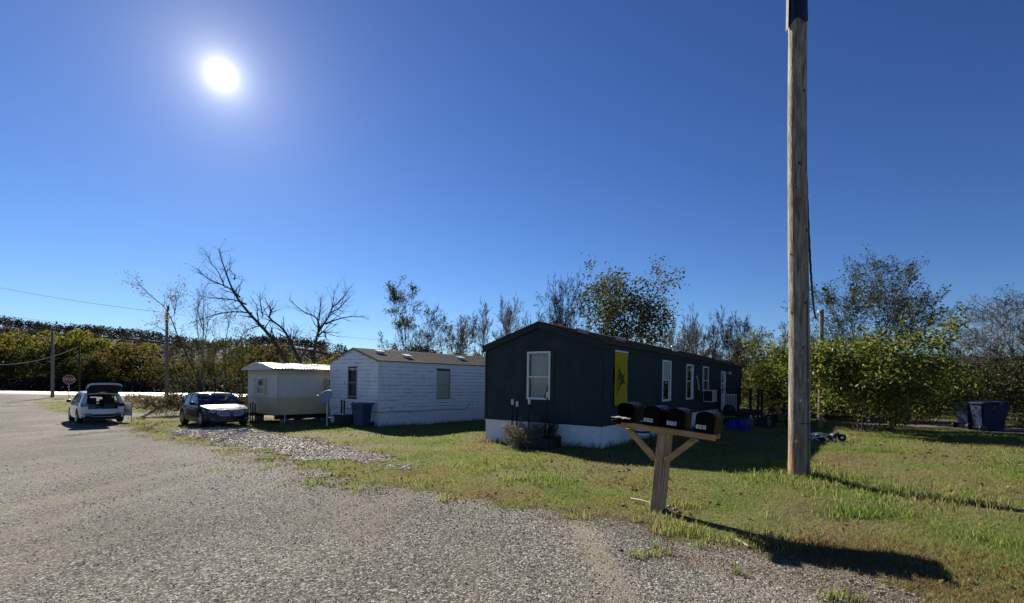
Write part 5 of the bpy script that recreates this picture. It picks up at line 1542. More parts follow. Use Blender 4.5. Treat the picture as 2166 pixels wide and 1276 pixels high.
def mailbox(s0, digits, label, open_=False, dz=0.0, yaw=0.0, w=.222, h=.252, dep=.48):
    o = thing('mailbox', label, 'mailbox')
    o.matrix_world = Matrix.Translation((mx, my, mz - .15)) @ (Rb @ Matrix.Rotation(TILT, 3, 'Y')).to_4x4() @ Matrix.Translation((s0, -.235, PH + .03 + dz)) @ Matrix.Rotation(yaw, 4, 'Z')
    r = w / 2; base = h - r * .72
    arch = lambda t: (-r * math.copysign(abs(cos(t)) ** .62, cos(t)), base + r * .72 * abs(sin(t)) ** .85)
    prof = [(-r, 0)] + [arch(t) for t in np.linspace(.02, pi - .02, 19)] + [(r, 0)]
    mb = MB()
    n = len(prof)
    rings = []
    for y in (.012, dep):
        rings.append([(x, y, z) for x, z in prof])
    mb.grid(rings); mb.add([(x, dep, z) for x, z in prof], [tuple(range(n))])
    mb.add([(-r, .012, 0), (r, .012, 0), (r, dep, 0), (-r, dep, 0)], [(0, 1, 2, 3)])
    b = mb.build('body', M['mailbox'], o, fix=True)
    es = b.modifiers.new('thick', 'SOLIDIFY'); es.thickness = .004
    b.data.polygons.foreach_set('use_smooth', [len(p.vertices) == 4 for p in b.data.polygons])
    eg = b.modifiers.new('e', 'EDGE_SPLIT'); eg.split_angle = radians(40)
    # door: a flanged lid
    mb = MB()
    k = 1.045
    dp = [(x * k, z * 1.03) for x, z in prof]
    mb.prism(dp, 'y', -.014, .004)
    mb.prism([(x * .9, .02 + z * .9) for x, z in prof], 'y', -.020, -.0145)
    d = mb.build('door', M['mailbox'], o, bevel=.004)
    mb = MB(); mb.box(-.035, .035, -.045, -.010, h * .985, h * 1.06); mb.build('latch', M['mailbox'], d, bevel=.008)
    if open_: d.rotation_euler = (radians(86), 0, 0); d.location = (0, -.012, .012)
    for i, ch in enumerate(digits):
        cx_ = -.082 + i * .043
        mb = MB(); mb.box(cx_ - .017, cx_ + .017, -.0235, -.0212, .042, .092); t = mb.build('number_tile', M['sticker'], d)
        v_, f_ = text_shape(ch, .05, .0004)
        mb = MB(); mb.add([(cx_ + p.x, -.0242 - p.z, .067 + p.y) for p in v_], f_); mb.build('number', M['dark'], t, fix=False)
    mb = MB(); mb.box(r + .004, r + .010, .10, .125, .10, .235); mb.box(r + .004, r + .010, .125, .19, .195, .235); mb.build('flag', M['red_flag'], o)
    return o
mailbox(-.50, '', 'leftmost black mailbox hanging open with paper on its door', True, .0, radians(2))
mailbox(-.135, '134', 'black mailbox numbered 134 next to the open one', yaw=radians(-2))
mailbox(.165, '110', 'black mailbox numbered 110 directly above the brace on the post', yaw=radians(1), dz=.0)
mailbox(.525, '141', 'rightmost black mailbox numbered 141 at the end of the crossboard', yaw=radians(-3), dz=.004)
np_ = thing('newspaper', 'crumpled newspaper lying on the door of the open mailbox', 'newspaper')
np_.matrix_world = Matrix.Translation((mx, my, mz - .15)) @ (Rb @ Matrix.Rotation(TILT, 3, 'Y')).to_4x4() @ Matrix.Translation((-.50, -.36, PH + .075))
mb = MB(); rg = random.Random(2)
for q in range(2): mb.grid([[(-.11 + .22 * i / 8 + .004 * q, -.12 + .22 * j / 6, .006 + q * .010 + .006 * sin(i * 1.9 + j) + rg.uniform(0, .006)) for i in range(9)] for j in range(7)])
mb.build('sheet', M['paper'], np_, smooth=True)

# ------------------------------------------------------------------ utility pole
M['pole_wood'] = mat('pole_wood', (.37, .325, .27), rough=.85, var=.5, scale=5, stretch=(4, 4, .45), bump=1.0, bscale=14, col2=(.13, .10, .075), dirt=((.15, .088, .05), 1.6, .54), spec=.25)
_t = M['pole_wood'].node_tree                             # rusty brown stain of the butt
_p = next(n for n in _t.nodes if n.type == 'BSDF_PRINCIPLED'); _src = _p.inputs['Base Color'].links[0].from_socket
_tc = next(n for n in _t.nodes if n.type == 'TEX_COORD'); _sx = _n(_t, 'ShaderNodeSeparateXYZ'); _t.links.new(_tc.outputs['Object'], _sx.inputs[0])
_nz = _n(_t, 'ShaderNodeTexNoise', Scale=3.0, Detail=5.0); _t.links.new(_tc.outputs['Object'], _nz.inputs['Vector'])
_ma = _n(_t, 'ShaderNodeMath', operation='MULTIPLY_ADD'); _ma.inputs[1].default_value = 2.2; _t.links.new(_nz.outputs['Fac'], _ma.inputs[0])
_ng = _n(_t, 'ShaderNodeMath', operation='MULTIPLY_ADD'); _ng.inputs[1].default_value = -.8; _ng.inputs[2].default_value = .05; _t.links.new(_sx.outputs['Z'], _ng.inputs[0]); _t.links.new(_ng.outputs[0], _ma.inputs[2])
_t.links.new(mixc(_t, ramp(_t, _ma.outputs[0], [(.35, (0, 0, 0)), (1.0, (.6, .6, .6))]), _src, (.30, .155, .065)), _p.inputs['Base Color'])
px_, py_ = og(1690, 1006)
pz_ = tz(px_, py_)
PL = lambda z: -.0185 * z + .012 * sin(z * .8)
pole = thing('utility_pole', 'thick weathered wooden utility pole wrapped in black at its top', 'utility pole', (px_, py_, pz_))
rows = []
nz_, na_ = 150, 36
for i in range(nz_ + 1):
    z = -.3 + 10.9 * i / nz_
    R_ = .176 - .0033 * z + .022 * max(0, (.35 - z)) ** 1.0 * .3
    lean_x = PL(z)
    row = []
    for k in range(na_):
        a = 2 * pi * k / na_
        rr = R_ * (1 + .030 * (vnoise(k * 1.0, z * 1.2, 1, 4) - .5) + .05 * (fbm(a * 1.1, z * .55, 1.0, 8, 3) - .5))
        row.append((lean_x + rr * cos(a), rr * sin(a), z))
    row.append(row[0]); rows.append(row)
mb = MB(); mb.grid(rows); shaft = mb.build('shaft', M['pole_wood'], pole, smooth=True)
mb = MB(); rg = random.Random(5)
for k in range(70):                                      # drying checks
    a = rg.uniform(0, 2 * pi); z = rg.uniform(.2, 8.5); l = rg.uniform(.15, .9); R_ = .176 - .0033 * z + .0015
    mb.add([((PL(zz)) + R_ * cos(a + d), R_ * sin(a + d), zz) for zz, d in ((z, 0), (z + l * .5, .012), (z + l, .004), (z + l * .5, -.014))], [(0, 1, 2, 3)])
props(mb.build('crack', M['dark'], shaft, fix=False), kind='stuff')
mb = MB()
for k in range(40):
    a = rg.uniform(0, 2 * pi); z = rg.uniform(.1, 8.5); R_ = .177 - .0033 * z; s_ = rg.uniform(.008, .02)
    c = Vector((PL(z) + R_ * cos(a), R_ * sin(a), z)); mb.obox(c, s_, s_, s_ * 1.6, Matrix.Rotation(a, 3, 'Z'))
props(mb.build('knot', M['bark_dark'], shaft), kind='stuff')
M['tar'] = mat('black_wrap', (.012, .012, .013), rough=.22, var=.3, scale=8, bump=.7, bscale=7, spec=.6)
mb = MB(); rows = []
for i in range(16):
    z = 8.18 + 2.4 * i / 15
    rows.append([(PL(z) + (.158 + .008 * sin(k * 2.1 + z * 7) + (.006 if i == 0 else 0)) * cos(2 * pi * k / 24), (.158 + .008 * sin(k * 2.1 + z * 7)) * sin(2 * pi * k / 24), z + (.05 * sin(k * .9) if i == 0 else 0)) for k in range(25)])
mb.grid(rows); mb.build('black_wrap', M['tar'], pole, smooth=True)
mb = MB(); mb.box(PL(9) - .178, PL(9) - .168, -.03, .05, 8.1, 9.9); mb.build('guard_strip', M['block'], pole)
mb = MB(); mb.lathe([(.174, 0), (.1775, .004), (.1775, .012), (.174, .016)], 30, c=(0, 0, .93)); mb.build('band', M['bark_dark'], shaft)

mb = MB(); mb.tube([(PL(z) + (.176 - .0033 * z) * cos(-1.25) + .004, (.176 - .0033 * z) * sin(-1.25) - .006, z) for z in np.linspace(0, 3.2, 30)], .006, 5); mb.build('ground_wire', M['black_metal'], pole)
for z, a in ((1.35, -2.0), (1.72, -1.2), (2.3, -1.7), (3.1, -1.45), (4.4, -1.1), (5.6, -1.9), (6.9, -1.3)):
    R_ = .178 - .0033 * z; mb = MB(); mb.obox((PL(z) + R_ * cos(a), R_ * sin(a), z), .01, .03, .05, Matrix.Rotation(a, 3, 'Z')); mb.build('staple', M['galv'] if z < 2 else M['black_metal'], pole)
mb = MB(); mb.obox((PL(.62) + .178 * cos(-2.35), .178 * sin(-2.35), .62), .008, .05, .045, Matrix.Rotation(-2.35, 3, 'Z')); mb.build('tag', M['galv'], pole)
# short service post behind, and the cables
sp = at(1737, 742, 21.0); spt = at(1737, 655, 21.0)
post2 = thing('service_post', 'short square topped wooden post rising out of the shrubs right of the utility pole', 'post', (sp.x, 21.0, tz(sp.x, 21.0)))
mb = MB(); hh = spt.z - tz(sp.x, 21.0); mb.tube([(0, 0, -.2), (0, 0, hh)], [.10, .085], 10); mb.build('shaft', M['pole_wood'], post2)
mb = MB(); mb.box(-.16, -.08, -.05, .05, hh - .12, hh - .04); mb.build('bracket', M['galv'], post2)
def cable(name, label, a, b, sag, rad, m, n=24, twist=False, group=None):
    a, b = Vector(a), Vector(b)
    pts = [a.lerp(b, t) - Vector((0, 0, sag * 4 * t * (1 - t))) for t in np.linspace(0, 1, n)]
    o = thing(name, label, 'cable', tuple(a), 0, group)
    mb = MB()
    if twist:
        for ph in (0, 2.1, 4.2):
            mb.tube([p - a + Vector((cos(i * .9 + ph) * rad, sin(i * .9 + ph) * rad, 0)) for i, p in enumerate(pts)], rad * .8, 5)
    else: mb.tube([p - a for p in pts], rad, 5)
    mb.build('strand', m, o, smooth=True)
    return o
cable('cable', 'thick twisted black cable dropping from the utility pole to the short post', (px_ + PL(6.6) + .155, py_ + .06, 6.6), (spt.x - .12, 21.0, spt.z - .1), 1.55, .017, M['black_plastic'], 60, True)
cable('cable', 'thin cable from the short post down to the far end of the dark home', wp1(20.6, .3, 2.5), (spt.x - .12, 21.0, spt.z - .15), .25, .012, M['black_plastic'])

# ------------------------------------------------------------------ roadside on the left: poles, wires, signs
def wood_pole(px, base, top, Z, label, r=.15, arm=None):
    b = at(px, base, Z); t = at(px, top, Z); zg = tz(b.x, Z)
    o = thing('power_pole', label, 'power pole', (b.x, Z, zg))
    h = t.z - zg; dx = t.x - b.x
    mb = MB(); mb.tube([(0, 0, -.3), (dx * .5, 0, h * .5), (dx, 0, h)], [r, r * .88, r * .75], 10); mb.build('shaft', M['bark_pale'] if r > .13 else M['bark'], o, smooth=True)
    if arm:
        mb = MB(); mb.box(dx - arm, dx + arm, -.06, .06, h - .5, h - .38); mb.build('crossarm', M['bark'], o)
        for q in (-.9, .9):
            mb = MB(); mb.lathe([(.03, 0), (.05, .04), (.03, .1), (.045, .14), (.001, .17)], 10, c=(dx + arm * q, 0, h - .38)); mb.build('insulator', M['galv'], o)
    return o, Vector((b.x + dx, Z, zg + h))
pA, tA = wood_pole(111, 842, 703, 57.0, 'weathered pole leaning slightly beside the stop sign', .17)
pB, tB = wood_pole(168, 838, 728, 64.0, 'thin straight pole right behind the stop sign', .12)
pC, tC = wood_pole(353, 840, 657, 44.0, 'tall dark power pole among the sparse roadside trees', .15)
mb = MB(); mb.box(-.06, .06, -.06, .06, tC.z - tz(tC.x, 44) - .05, tC.z - tz(tC.x, 44) + .45); mb.build('pole_cap', M['black_metal'], pC)
M['white_cable'] = mat('pale_cable', (.60, .60, .58), rough=.5, var=.1)
def wire(lab, p0, p1, sag, r, m): return cable('wire', lab, p0, p1, sag, r, m, 30)
wire('pale sagging cable from the thin straight pole past the left edge', at(-160, 746, 57), tB - Vector((0, 0, .3)), 1.9, .035, M['white_cable'])
wire('upper thin wire from the left edge to the tall dark power pole', at(-260, 548, 52), tC - Vector((0, 0, .2)), .6, .013, M['black_plastic'])
wire('lower thin wire from the left edge to the tall dark power pole', at(-260, 625, 52), tC - Vector((0, 0, 2.0)), .4, .011, M['black_plastic'])
wire('thin wire running right from the tall dark power pole behind the dead trees', tC - Vector((0, 0, .2)), at(1180, 735, 58), .9, .010, M['black_plastic'])
# stop sign
M['sign_red'] = mat('sign_red', (.30, .022, .03), rough=.45, var=.12, scale=3)
M['sign_white'] = mat('sign_white', (.72, .72, .72), rough=.45, var=.05)
sx, sy = ray(146, 803)[0] * 56.0, 56.0
sz = at(146, 803, 56).z - tz(sx, sy)
stop = thing('stop_sign', 'red octagonal STOP sign on a thin post where the gravel road meets the highway', 'stop sign', (sx, sy, tz(sx, sy)), radians(-16 + 58))
mb = MB(); mb.box(-.035, .035, .02, .06, -.2, sz + .35); mb.build('post', M['galv'], stop)
octo = lambda r: [(r / cos(pi / 8) * cos(pi / 8 + k * pi / 4), sz + r / cos(pi / 8) * sin(pi / 8 + k * pi / 4)) for k in range(8)]
rr_ = .52
mb = MB(); mb.prism(octo(rr_), 'y', 0, .012); fc = mb.build('face', M['sign_white'], stop)
mb = MB(); mb.prism(octo(rr_ * .94), 'y', -.004, -.0005); mb.build('field', M['sign_red'], fc)
v_, f_ = text_shape('STOP', .46, .002)
mb = MB(); mb.add([(p.x * .95, -.008 - p.z, sz + p.y) for p in v_], f_); mb.build('lettering', M['sign_white'], fc, fix=False)
# white yard sign beside the white car
b = og(268, 893)
ys = thing('yard_sign', 'small white yard sign on a black frame right beside the white car', 'sign', (b[0], b[1], tz(*b)), radians(-12))
mb = MB(); mb.box(-.30, .30, -.01, .01, .35, 1.05); mb.build('panel', M['sign_white'], ys)
mb = MB()
for z, a in ((.92, .2), (.82, .14), (.66, .22), (.56, .18)): mb.box(-a, a, -.014, -.0105, z, z + .03)
mb.build('print', M['bag_grey'], ys)
mb = MB(); mb.tube([(.32, 0, -.1), (.32, 0, 1.12), (-.32, 0, 1.12), (-.32, 0, .9)], .016, 6); mb.build('frame', M['black_metal'], ys)

# ------------------------------------------------------------------ carts, posts, yard things
M['cart_blue'] = mat('cart_blue', (.018, .060, .135), rough=.45, var=.2, scale=3, spec=.4)
M['cart_navy'] = mat('cart_navy', (.005, .017, .060), rough=.6, var=.2, scale=3, spec=.2)
def trash_cart(label, x, y, rz, m, sw=.62, sd=.70, h=1.08, group=None, lid=0.0):
    o = thing('trash_cart', label, 'trash cart', (x, y, tz(x, y) + .01), rz, group)
    mb = MB()
    rows = []
    for t in np.linspace(0, 1, 7):
        w, d = (sw * (.78 + .22 * t)) / 2, (sd * (.74 + .26 * t)) / 2
        c = .06
        ring = [(-w + c, -d), (w - c, -d), (w, -d + c), (w, d - c), (w - c, d), (-w + c, d), (-w, d - c), (-w, -d + c), (-w + c, -d)]
        rows.append([(a, b, .06 + (h - .16) * t) for a, b in ring])
    mb.grid(rows); mb.add([p for p in rows[0][:-1]], [tuple(range(8))])
    mb.build('bin', m, o)
    mb = MB(); mb.box(-sw / 2 - .03, sw / 2 + .03, -sd / 2 - .03, sd / 2 + .03, h - .12, h - .06)
    for k in range(5): mb.box(-sw / 2 + .06 + k * (sw - .12) / 4 - .012, -sw / 2 + .06 + k * (sw - .12) / 4 + .012, -sd / 2 - .028, -sd / 2 + .02, h - .30, h - .122)
    mb.build('rim', m, o, bevel=.01)
    mb = MB(); n = 7
    mb.grid([[(-sw / 2 - .02 + (sw + .04) * i / n, -sd / 2 - .05 + (sd + .08) * j / n, h - .057 + .075 * (1 - (2 * i / n - 1) ** 2) * .8 * (1 - (2 * j / n - 1) ** 4) + lid * (1 - j / n)) for i in range(n + 1)] for j in range(n + 1)])
    lo = mb.build('lid', m, o, smooth=True); q = lo.modifiers.new('t', 'SOLIDIFY'); q.thickness = .015
    mb = MB(); mb.tube([(-sw / 2 + .06, sd / 2 + .03, h - .09), (-sw / 2 + .06, sd / 2 + .11, h - .05), (sw / 2 - .06, sd / 2 + .11, h - .05), (sw / 2 - .06, sd / 2 + .03, h - .09)], .016, 8); mb.build('handle', m, o, smooth=True)
    for s in (1, -1):
        mb = MB(); mb.lathe([(.001, -.035), (.10, -.035), (.13, -.02), (.13, .02), (.10, .035), (.001, .035)], 18, 'x', (s * (sw / 2 - .02), sd / 2 - .06, .13)); mb.build('wheel', M['black_plastic'], o, smooth=False)
    mb = MB(); mb.tube([(-sw / 2, sd / 2 - .06, .13), (sw / 2, sd / 2 - .06, .13)], .012, 6); mb.build('axle', M['black_metal'], o)
    return o
cpos = og(762, 908)
trash_cart('blue wheeled trash cart by the corner of the white home', cpos[0] + .05, cpos[1] + .1, radians(-28), M['cart_blue'], .66, .72, 1.12)
c2 = og(2062, 911)
trash_cart('navy wheeled cart under the drooping shrub, its wheels towards the utility pole', c2[0] + .22, c2[1] + .45, radians(95), M['cart_navy'], .66, .92, 1.17)
c3 = og(2105, 914)
trash_cart('large navy cart at the right with its flat side towards the road', c3[0] - .12, c3[1] + .15, radians(80), M['cart_navy'], .72, 1.02, 1.22, lid=.05)

def t_post(name, label, x, y, h, tip, lean=(0, 0), z=None, r=.020):
    o = thing(name, label, 'post', (x, y, tz(x, y) if z is None else z), radians(35))
    p1 = Vector((lean[0] * h, lean[1] * h, h)); p0 = Vector((0, 0, -.1)); d = p1 * ((h - .16) / h)
    mb = MB(); q = (lambda a, b, w: [(a[0] + u * w, a[1], a[2]) for u in (-1, 1)])
    for (sx_, sy_) in ((r * 1.3, .005), (.005, r * 1.3)):
        e = d if tip else p1
        mb.add([(c.x + i * sx_, c.y + j * sy_, c.z) for c in (p0, e) for i, j in ((-1, -1), (1, -1), (1, 1), (-1, 1))], [(0, 1, 2, 3), (4, 7, 6, 5), (0, 4, 5, 1), (1, 5, 6, 2), (2, 6, 7, 3), (3, 7, 4, 0)])
    mb.build('stem', M['black_metal'], o)
    if tip:
        mb = MB(); mb.add([(c.x + i * r * 1.25, c.y + j * r * 1.25, c.z) for c in (d, p1) for i, j in ((-1, -1), (1, -1), (1, 1), (-1, 1))], [(0, 1, 2, 3), (4, 7, 6, 5), (0, 4, 5, 1), (1, 5, 6, 2), (2, 6, 7, 3), (3, 7, 4, 0)]); mb.build('tip', M['white_trim'], o)
    return o
def endwall(px, h, off=-.55):                            # a spot just in front of the dark home's end wall seen at px
    lo, hi = -1.0, 6.0
    for _ in range(50):
        m_ = (lo + hi) / 2; p = wp1(off, m_)
        if CX + F_PX * p.x / p.y > px: lo = m_
        else: hi = m_
    return wp1(off, lo)
tp = [(1084.5, 845, 1.38, (0, 0), 'leftmost white tipped fence post before the dark end wall'), (1094.5, 849, 1.35, (0, 0), 'white tipped fence post standing second from the left in the planter'),
      (1120, 843, 1.42, (.0, 0), 'white tipped fence post just under the left corner of the end window'), (1152, 828, 1.62, (.07, .0), 'leaning white tipped fence post at the right of the end window')]
for i, (px, top, h, ln, lab) in enumerate(tp):
    p = endwall(px, h, -.62 if i != 1 else -.40)
    t_ = (HY - top) / F_PX * p.y + EYE
    zb = tz(p.x, p.y)
    t_post('fence_post', lab, p.x, p.y, t_ - zb, True, ln)
# planter and its dry bush
pp = endwall(1135, 0, -.62)
pl_ = thing('planter', 'low black timber planter against the white skirting', 'planter', (pp.x, pp.y, tz(pp.x, pp.y) - .05), rz1 + pi / 2)
mb = MB(); mb.box(-.62, .62, -.30, -.26, 0, .40); mb.box(-.62, .62, .26, .30, 0, .40); mb.box(-.62, -.58, -.259, .259, 0, .40); mb.box(.58, .62, -.259, .259, 0, .40); mb.build('box_side', M['wood_dark'], pl_, bevel=.006)
mb = MB(); mb.box(-.575, .575, -.255, .255, .2, .36); mb.build('soil', mat('potting_soil', (.03, .024, .018), rough=1), pl_)
mb = MB()
for x in (-.63, .63): mb.box(x - .03, x + .03, -.33, -.27, -.02, .44)
mb.build('corner_post', M['wood_dark'], pl_)
bp = endwall(1108, 0, -.80)
tree('dry_bush', 'pale dried bush in front of the black planter', 'shrub', bp.x, bp.y, .98, 1.15, SHRUB, 81, 'leaf_dry', 3800, .036, .05, 'bark_pale', stems=14)
bp = endwall(1150, 0, -.45)
tree('dry_bush', 'thin dark weed bush behind the leaning fence post', 'shrub', bp.x, bp.y, 1.0, .9, SHRUB, 82, 'leaf_olive', 900, .035, .05, 'bark_dark', stems=9)
# posts, crate and tub by the white home
for i, (px, base, top, lab) in enumerate(((722, 902, 846, 'left dark stake by the blue trash cart'), (727.5, 902, 847, 'dark stake closest behind the lidded tub'), (746, 902, 850, 'short dark stake right behind the blue trash cart'))):
    x, y = og(px, base); t = at(px, top, y)
    t_post('stake', lab, x, y, t.z - tz(x, y), False, r=.03)
for i, (px, base, top, lab) in enumerate(((530, 880, 846, 'left white tipped stake before the trailer end'), (535, 882, 843, 'middle white tipped stake before the trailer end'), (540, 880, 847, 'right white tipped stake before the trailer end'))):
    x, y = og(px, 893); y2 = 24.9; t = at(px, top, y2); x2 = t.x
    t_post('stake', lab, x2, y2, t.z - tz(x2, y2), True, r=.022)
tx_, ty_ = og(722, 903)
tub = thing('storage_tub', 'black tub with white lids heaped on it left of the blue trash cart', 'tub', (tx_, ty_ + .2, tz(tx_, ty_)), radians(20))
mb = MB(); rows = [[(sx2 * (.36 + .05 * t), sy2 * (.26 + .04 * t), .5 * t) for sx2, sy2 in ((-1, -1), (1, -1), (1, 1), (-1, 1), (-1, -1))] for t in (0, .5, 1)]
mb.grid(rows); mb.add(rows[0][:4], [(0, 1, 2, 3)]); mb.box(-.43, .43, -.32, .32, .50, .54); mb.build('tub', M['black_plastic'], tub, bevel=.01)
mb = MB(); mb.obox((-.28, -.1, .60), .62, .34, .03, Euler((.1, .12, .3)).to_matrix()); mb.obox((-.35, .1, .68), .5, .3, .025, Euler((-.1, -.1, .8)).to_matrix()); mb.build('lid', M['white_trim'], tub)
mb = MB(); mb.obox((-.42, -.2, .50), .5, .10, .06, Euler((.1, .2, .5)).to_matrix()); mb.build('scrap', M['galv'], tub)
# satellite dish on its mast
dx_, dy_ = og(690, 897)
dish = thing('satellite_dish', 'grey satellite dish on a white mast at the corner of the white home', 'satellite dish', (-8.90, 23.3, tz(-8.9, 23.3)), radians(0))
dtop = at(690, 846, 23.3); hd_ = dtop.z - dish.location.z
dish.location.x = at(692, 870, 23.3).x
mb = MB(); mb.tube([(0, 0, -.1), (0, 0, hd_ + .05)], .032, 8); mb.build('mast', M['white_trim'], dish)
mb = MB(); Rm = Euler((radians(50), 0, radians(-25))).to_matrix()
rows = []
for i in range(8):
    r = .40 * i / 7
    rows.append([tuple(Rm @ Vector((r * cos(a), r * 1.05 * sin(a), .38 * r * r)) + Vector((-.05, -.12, hd_ + .12))) for a in np.linspace(0, 2 * pi, 25)])
mb.grid(rows); dd = mb.build('reflector', mat('dish_grey', (.30, .30, .30), rough=.5, var=.1), dish, smooth=True); q = dd.modifiers.new('t', 'SOLIDIFY'); q.thickness = .012
mb = MB(); mb.tube([Rm @ Vector((0, -.36, .06)) + Vector((-.05, -.12, hd_ + .12)), Rm @ Vector((0, -.2, .42)) + Vector((-.05, -.12, hd_ + .12))], .014, 6); mb.build('feed_arm', M['galv'], dish)
# metal chair by the long wall
cp = wp1(1.75, -.55)
ch = thing('chair', 'dark metal yard chair by the white skirting of the dark home', 'chair', (cp.x, cp.y, tz(cp.x, cp.y)), rz1 + radians(200))
mb = MB(); mb.grid([[(a, b, .44 - .02 * cos(b * 6)) for a in np.linspace(-.24, .24, 5)] for b in np.linspace(-.24, .22, 6)]); s_ = mb.build('seat', M['black_plastic'], ch, smooth=True); q = s_.modifiers.new('t', 'SOLIDIFY'); q.thickness = .02
mb = MB(); mb.tube([(-.25, .26, 0), (-.25, .22, .44), (-.24, .32, .86), (.24, .32, .86), (.25, .22, .44), (.25, .26, 0)], .014, 6); mb.build('back_frame', M['black_metal'], ch, smooth=True)
mb = MB(); mb.box(-.22, .22, .285, .30, .60, .84); mb.build('backrest', M['black_plastic'], ch, bevel=.01)
for s in (-1, 1):
    mb = MB(); mb.tube([(s * .25, -.26, 0), (s * .25, -.24, .62), (s * .25, .26, .64)], .014, 6); mb.build('arm', M['black_metal'], ch, smooth=True)
    mb = MB(); mb.tube([(s * .25, -.26, .18), (s * .25, .255, .18)], .010, 6); mb.build('stretcher', M['black_metal'], ch)
# clutter before the porch
M['tarp'] = mat('blue_tarp', (.020, .026, .30), rough=.4, var=.3, scale=8, spec=.4)
def heap(name, label, cat, x, y, sx, sy, sz_, m, seed, lift=0):
    o = thing(name, label, cat, (x, y, tz(x, y) + lift), radians(seed * 37 % 180))
    rg = np.random.default_rng(seed); mb = MB(); rows = []
    for i in range(11):
        v = i / 10 * pi / 2
        rows.append([(sx * cos(v) * cos(a) * (1 + .22 * sin(3 * a + i) * .6 + .1 * sin(7 * a + 2 * i)), sy * cos(v) * sin(a) * (1 + .2 * sin(4 * a + seed)), sz_ * sin(v) * (1 + .18 * sin(5 * a + i * 1.3))) for a in np.linspace(0, 2 * pi, 29)])
    mb.grid(rows); mb.build('fabric', m, o, smooth=False); return o
x, y = og(1560, 912); heap('tarp', 'crumpled bright blue tarp on the ground before the porch', 'tarp', x, y, .62, .45, .38, M['tarp'], 3)
x, y = og(1582, 905); heap('sheeting', 'crumpled pale plastic sheeting beside the blue tarp', 'sheeting', x + .3, y + .6, .5, .4, .28, M['bag_grey'], 5)
x, y = og(1510, 893); heap('black_bag', 'black rubbish bag against the dark home under the air conditioner', 'bag', x, y + .5, .6, .5, .75, M['black_plastic'], 7)
x, y = og(1622, 905); heap('black_bag', 'black rubbish bag by the foot of the porch stairs', 'bag', x, y + .3, .55, .4, .35, M['black_plastic'], 9)
x, y = og(1592, 900)
ct = thing('crate', 'grey plastic crate with a white bottle in it by the blue tarp', 'crate', (x, y + .2, tz(x, y)), .5)
mb = MB()
for k in range(4): mb.box(-.25, .25, -.18, -.165, .03 + k * .075, .07 + k * .075); mb.box(-.25, .25, .165, .18, .03 + k * .075, .07 + k * .075); mb.box(-.25, -.235, -.165, .165, .03 + k * .075, .07 + k * .075); mb.box(.235, .25, -.165, .165, .03 + k * .075, .07 + k * .075)
for a in (-.24, .24):
    for b in (-.17, .17): mb.box(a - .02, a + .02, b - .02, b + .02, 0, .32)
mb.box(-.23, .23, -.16, .16, 0, .02); mb.build('frame', M['bag_grey'], ct)
bo = thing('bottle', 'white jug standing in the grey crate', 'jug', (x, y + .2, tz(x, y) + .02)); mb = MB(); mb.lathe([(.001, 0), (.08, 0), (.085, .2), (.06, .3), (.03, .36), (.03, .42), (.001, .42)], 12); mb.build('jug', M['white_trim'], bo, smooth=True)
x, y = og(1603, 899)
gp_ = wp1(12.6, -.9); gr_ = thing('grill', 'dark kettle grill in front of the dark home below the air conditioner', 'grill', (gp_.x, gp_.y, tz(gp_.x, gp_.y)))
mb = MB(); mb.lathe([(.001, .55), (.18, .58), (.27, .70), (.28, .78), (.28, .80), (.24, .93), (.10, 1.0), (.001, 1.01)], 20); mb.build('kettle', M['black_metal'], gr_, smooth=True)
for k in range(3):
    a = k * 2.094; mb = MB(); mb.tube([(.12 * cos(a), .12 * sin(a), .6), (.28 * cos(a), .28 * sin(a), 0)], .012, 6); mb.build('leg', M['black_metal'], gr_)
# red off-road motorbike by the steps
mxp, myp = og(1648, 906); myp -= .6
moto = thing('motorbike', 'red and black off road motorbike leaning beside the porch stairs behind the utility pole', 'motorbike', (mxp - .25, myp, tz(mxp, myp)), radians(205), rot=Euler((radians(10), 0, radians(205))))
M['moto_red'] = mat('red_fairing', (.20, .016, .018), rough=.35, var=.1, coat=.5)
for nm, x in (('wheel', .68), ('wheel', -.66)):
    mb = MB(); prof = [(.25 + .08 * (1 if False else 0) + .055 * cos(t) + .03, .045 * sin(t)) for t in np.linspace(0, 2 * pi, 11)]
    mb.lathe(prof, 24, 'y', (x, 0, .34)); w = mb.build(nm, M['tyre'], moto, smooth=True)
    mb = MB()
    for k in range(12): mb.tube([(x, 0, .34), (x + .25 * cos(k * pi / 6), 0, .34 + .25 * sin(k * pi / 6))], .004, 4)
    mb.lathe([(.03, -.05), (.035, 0), (.03, .05)], 10, 'y', (x, 0, .34)); mb.build('spokes', M['galv'], w)
mb = MB(); mb.obox((0, 0, .48), .5, .24, .36, Matrix.Identity(3)); mb.build('engine', M['black_metal'], moto, bevel=.05)
mb = MB()
for s in (-1, 1): mb.tube([(.68, s * .09, .34), (.42, s * .09, .98)], .025, 8); mb.tube([(-.66, s * .10, .34), (-.1, s * .1, .46)], .025, 8)
mb.tube([(.42, 0, .95), (.0, 0, .82), (-.5, 0, .80)], .035, 8); mb.build('frame', M['black_metal'], moto)
mb = MB(); mb.tube([(.38, -.40, 1.10), (.40, -.2, 1.06), (.40, .2, 1.06), (.38, .40, 1.10)], .014, 6); mb.build('handlebar', M['black_metal'], moto)
mb = MB(); mb.grid([[(x, y, .86 + .06 * sin(x * 3 + 1) - .3 * y * y * 4) for y in np.linspace(-.12, .12, 5)] for x in np.linspace(-.75, .05, 9)]); q = mb.build('seat', M['black_plastic'], moto, smooth=True); q = q.modifiers.new('t', 'SOLIDIFY'); q.thickness = .07
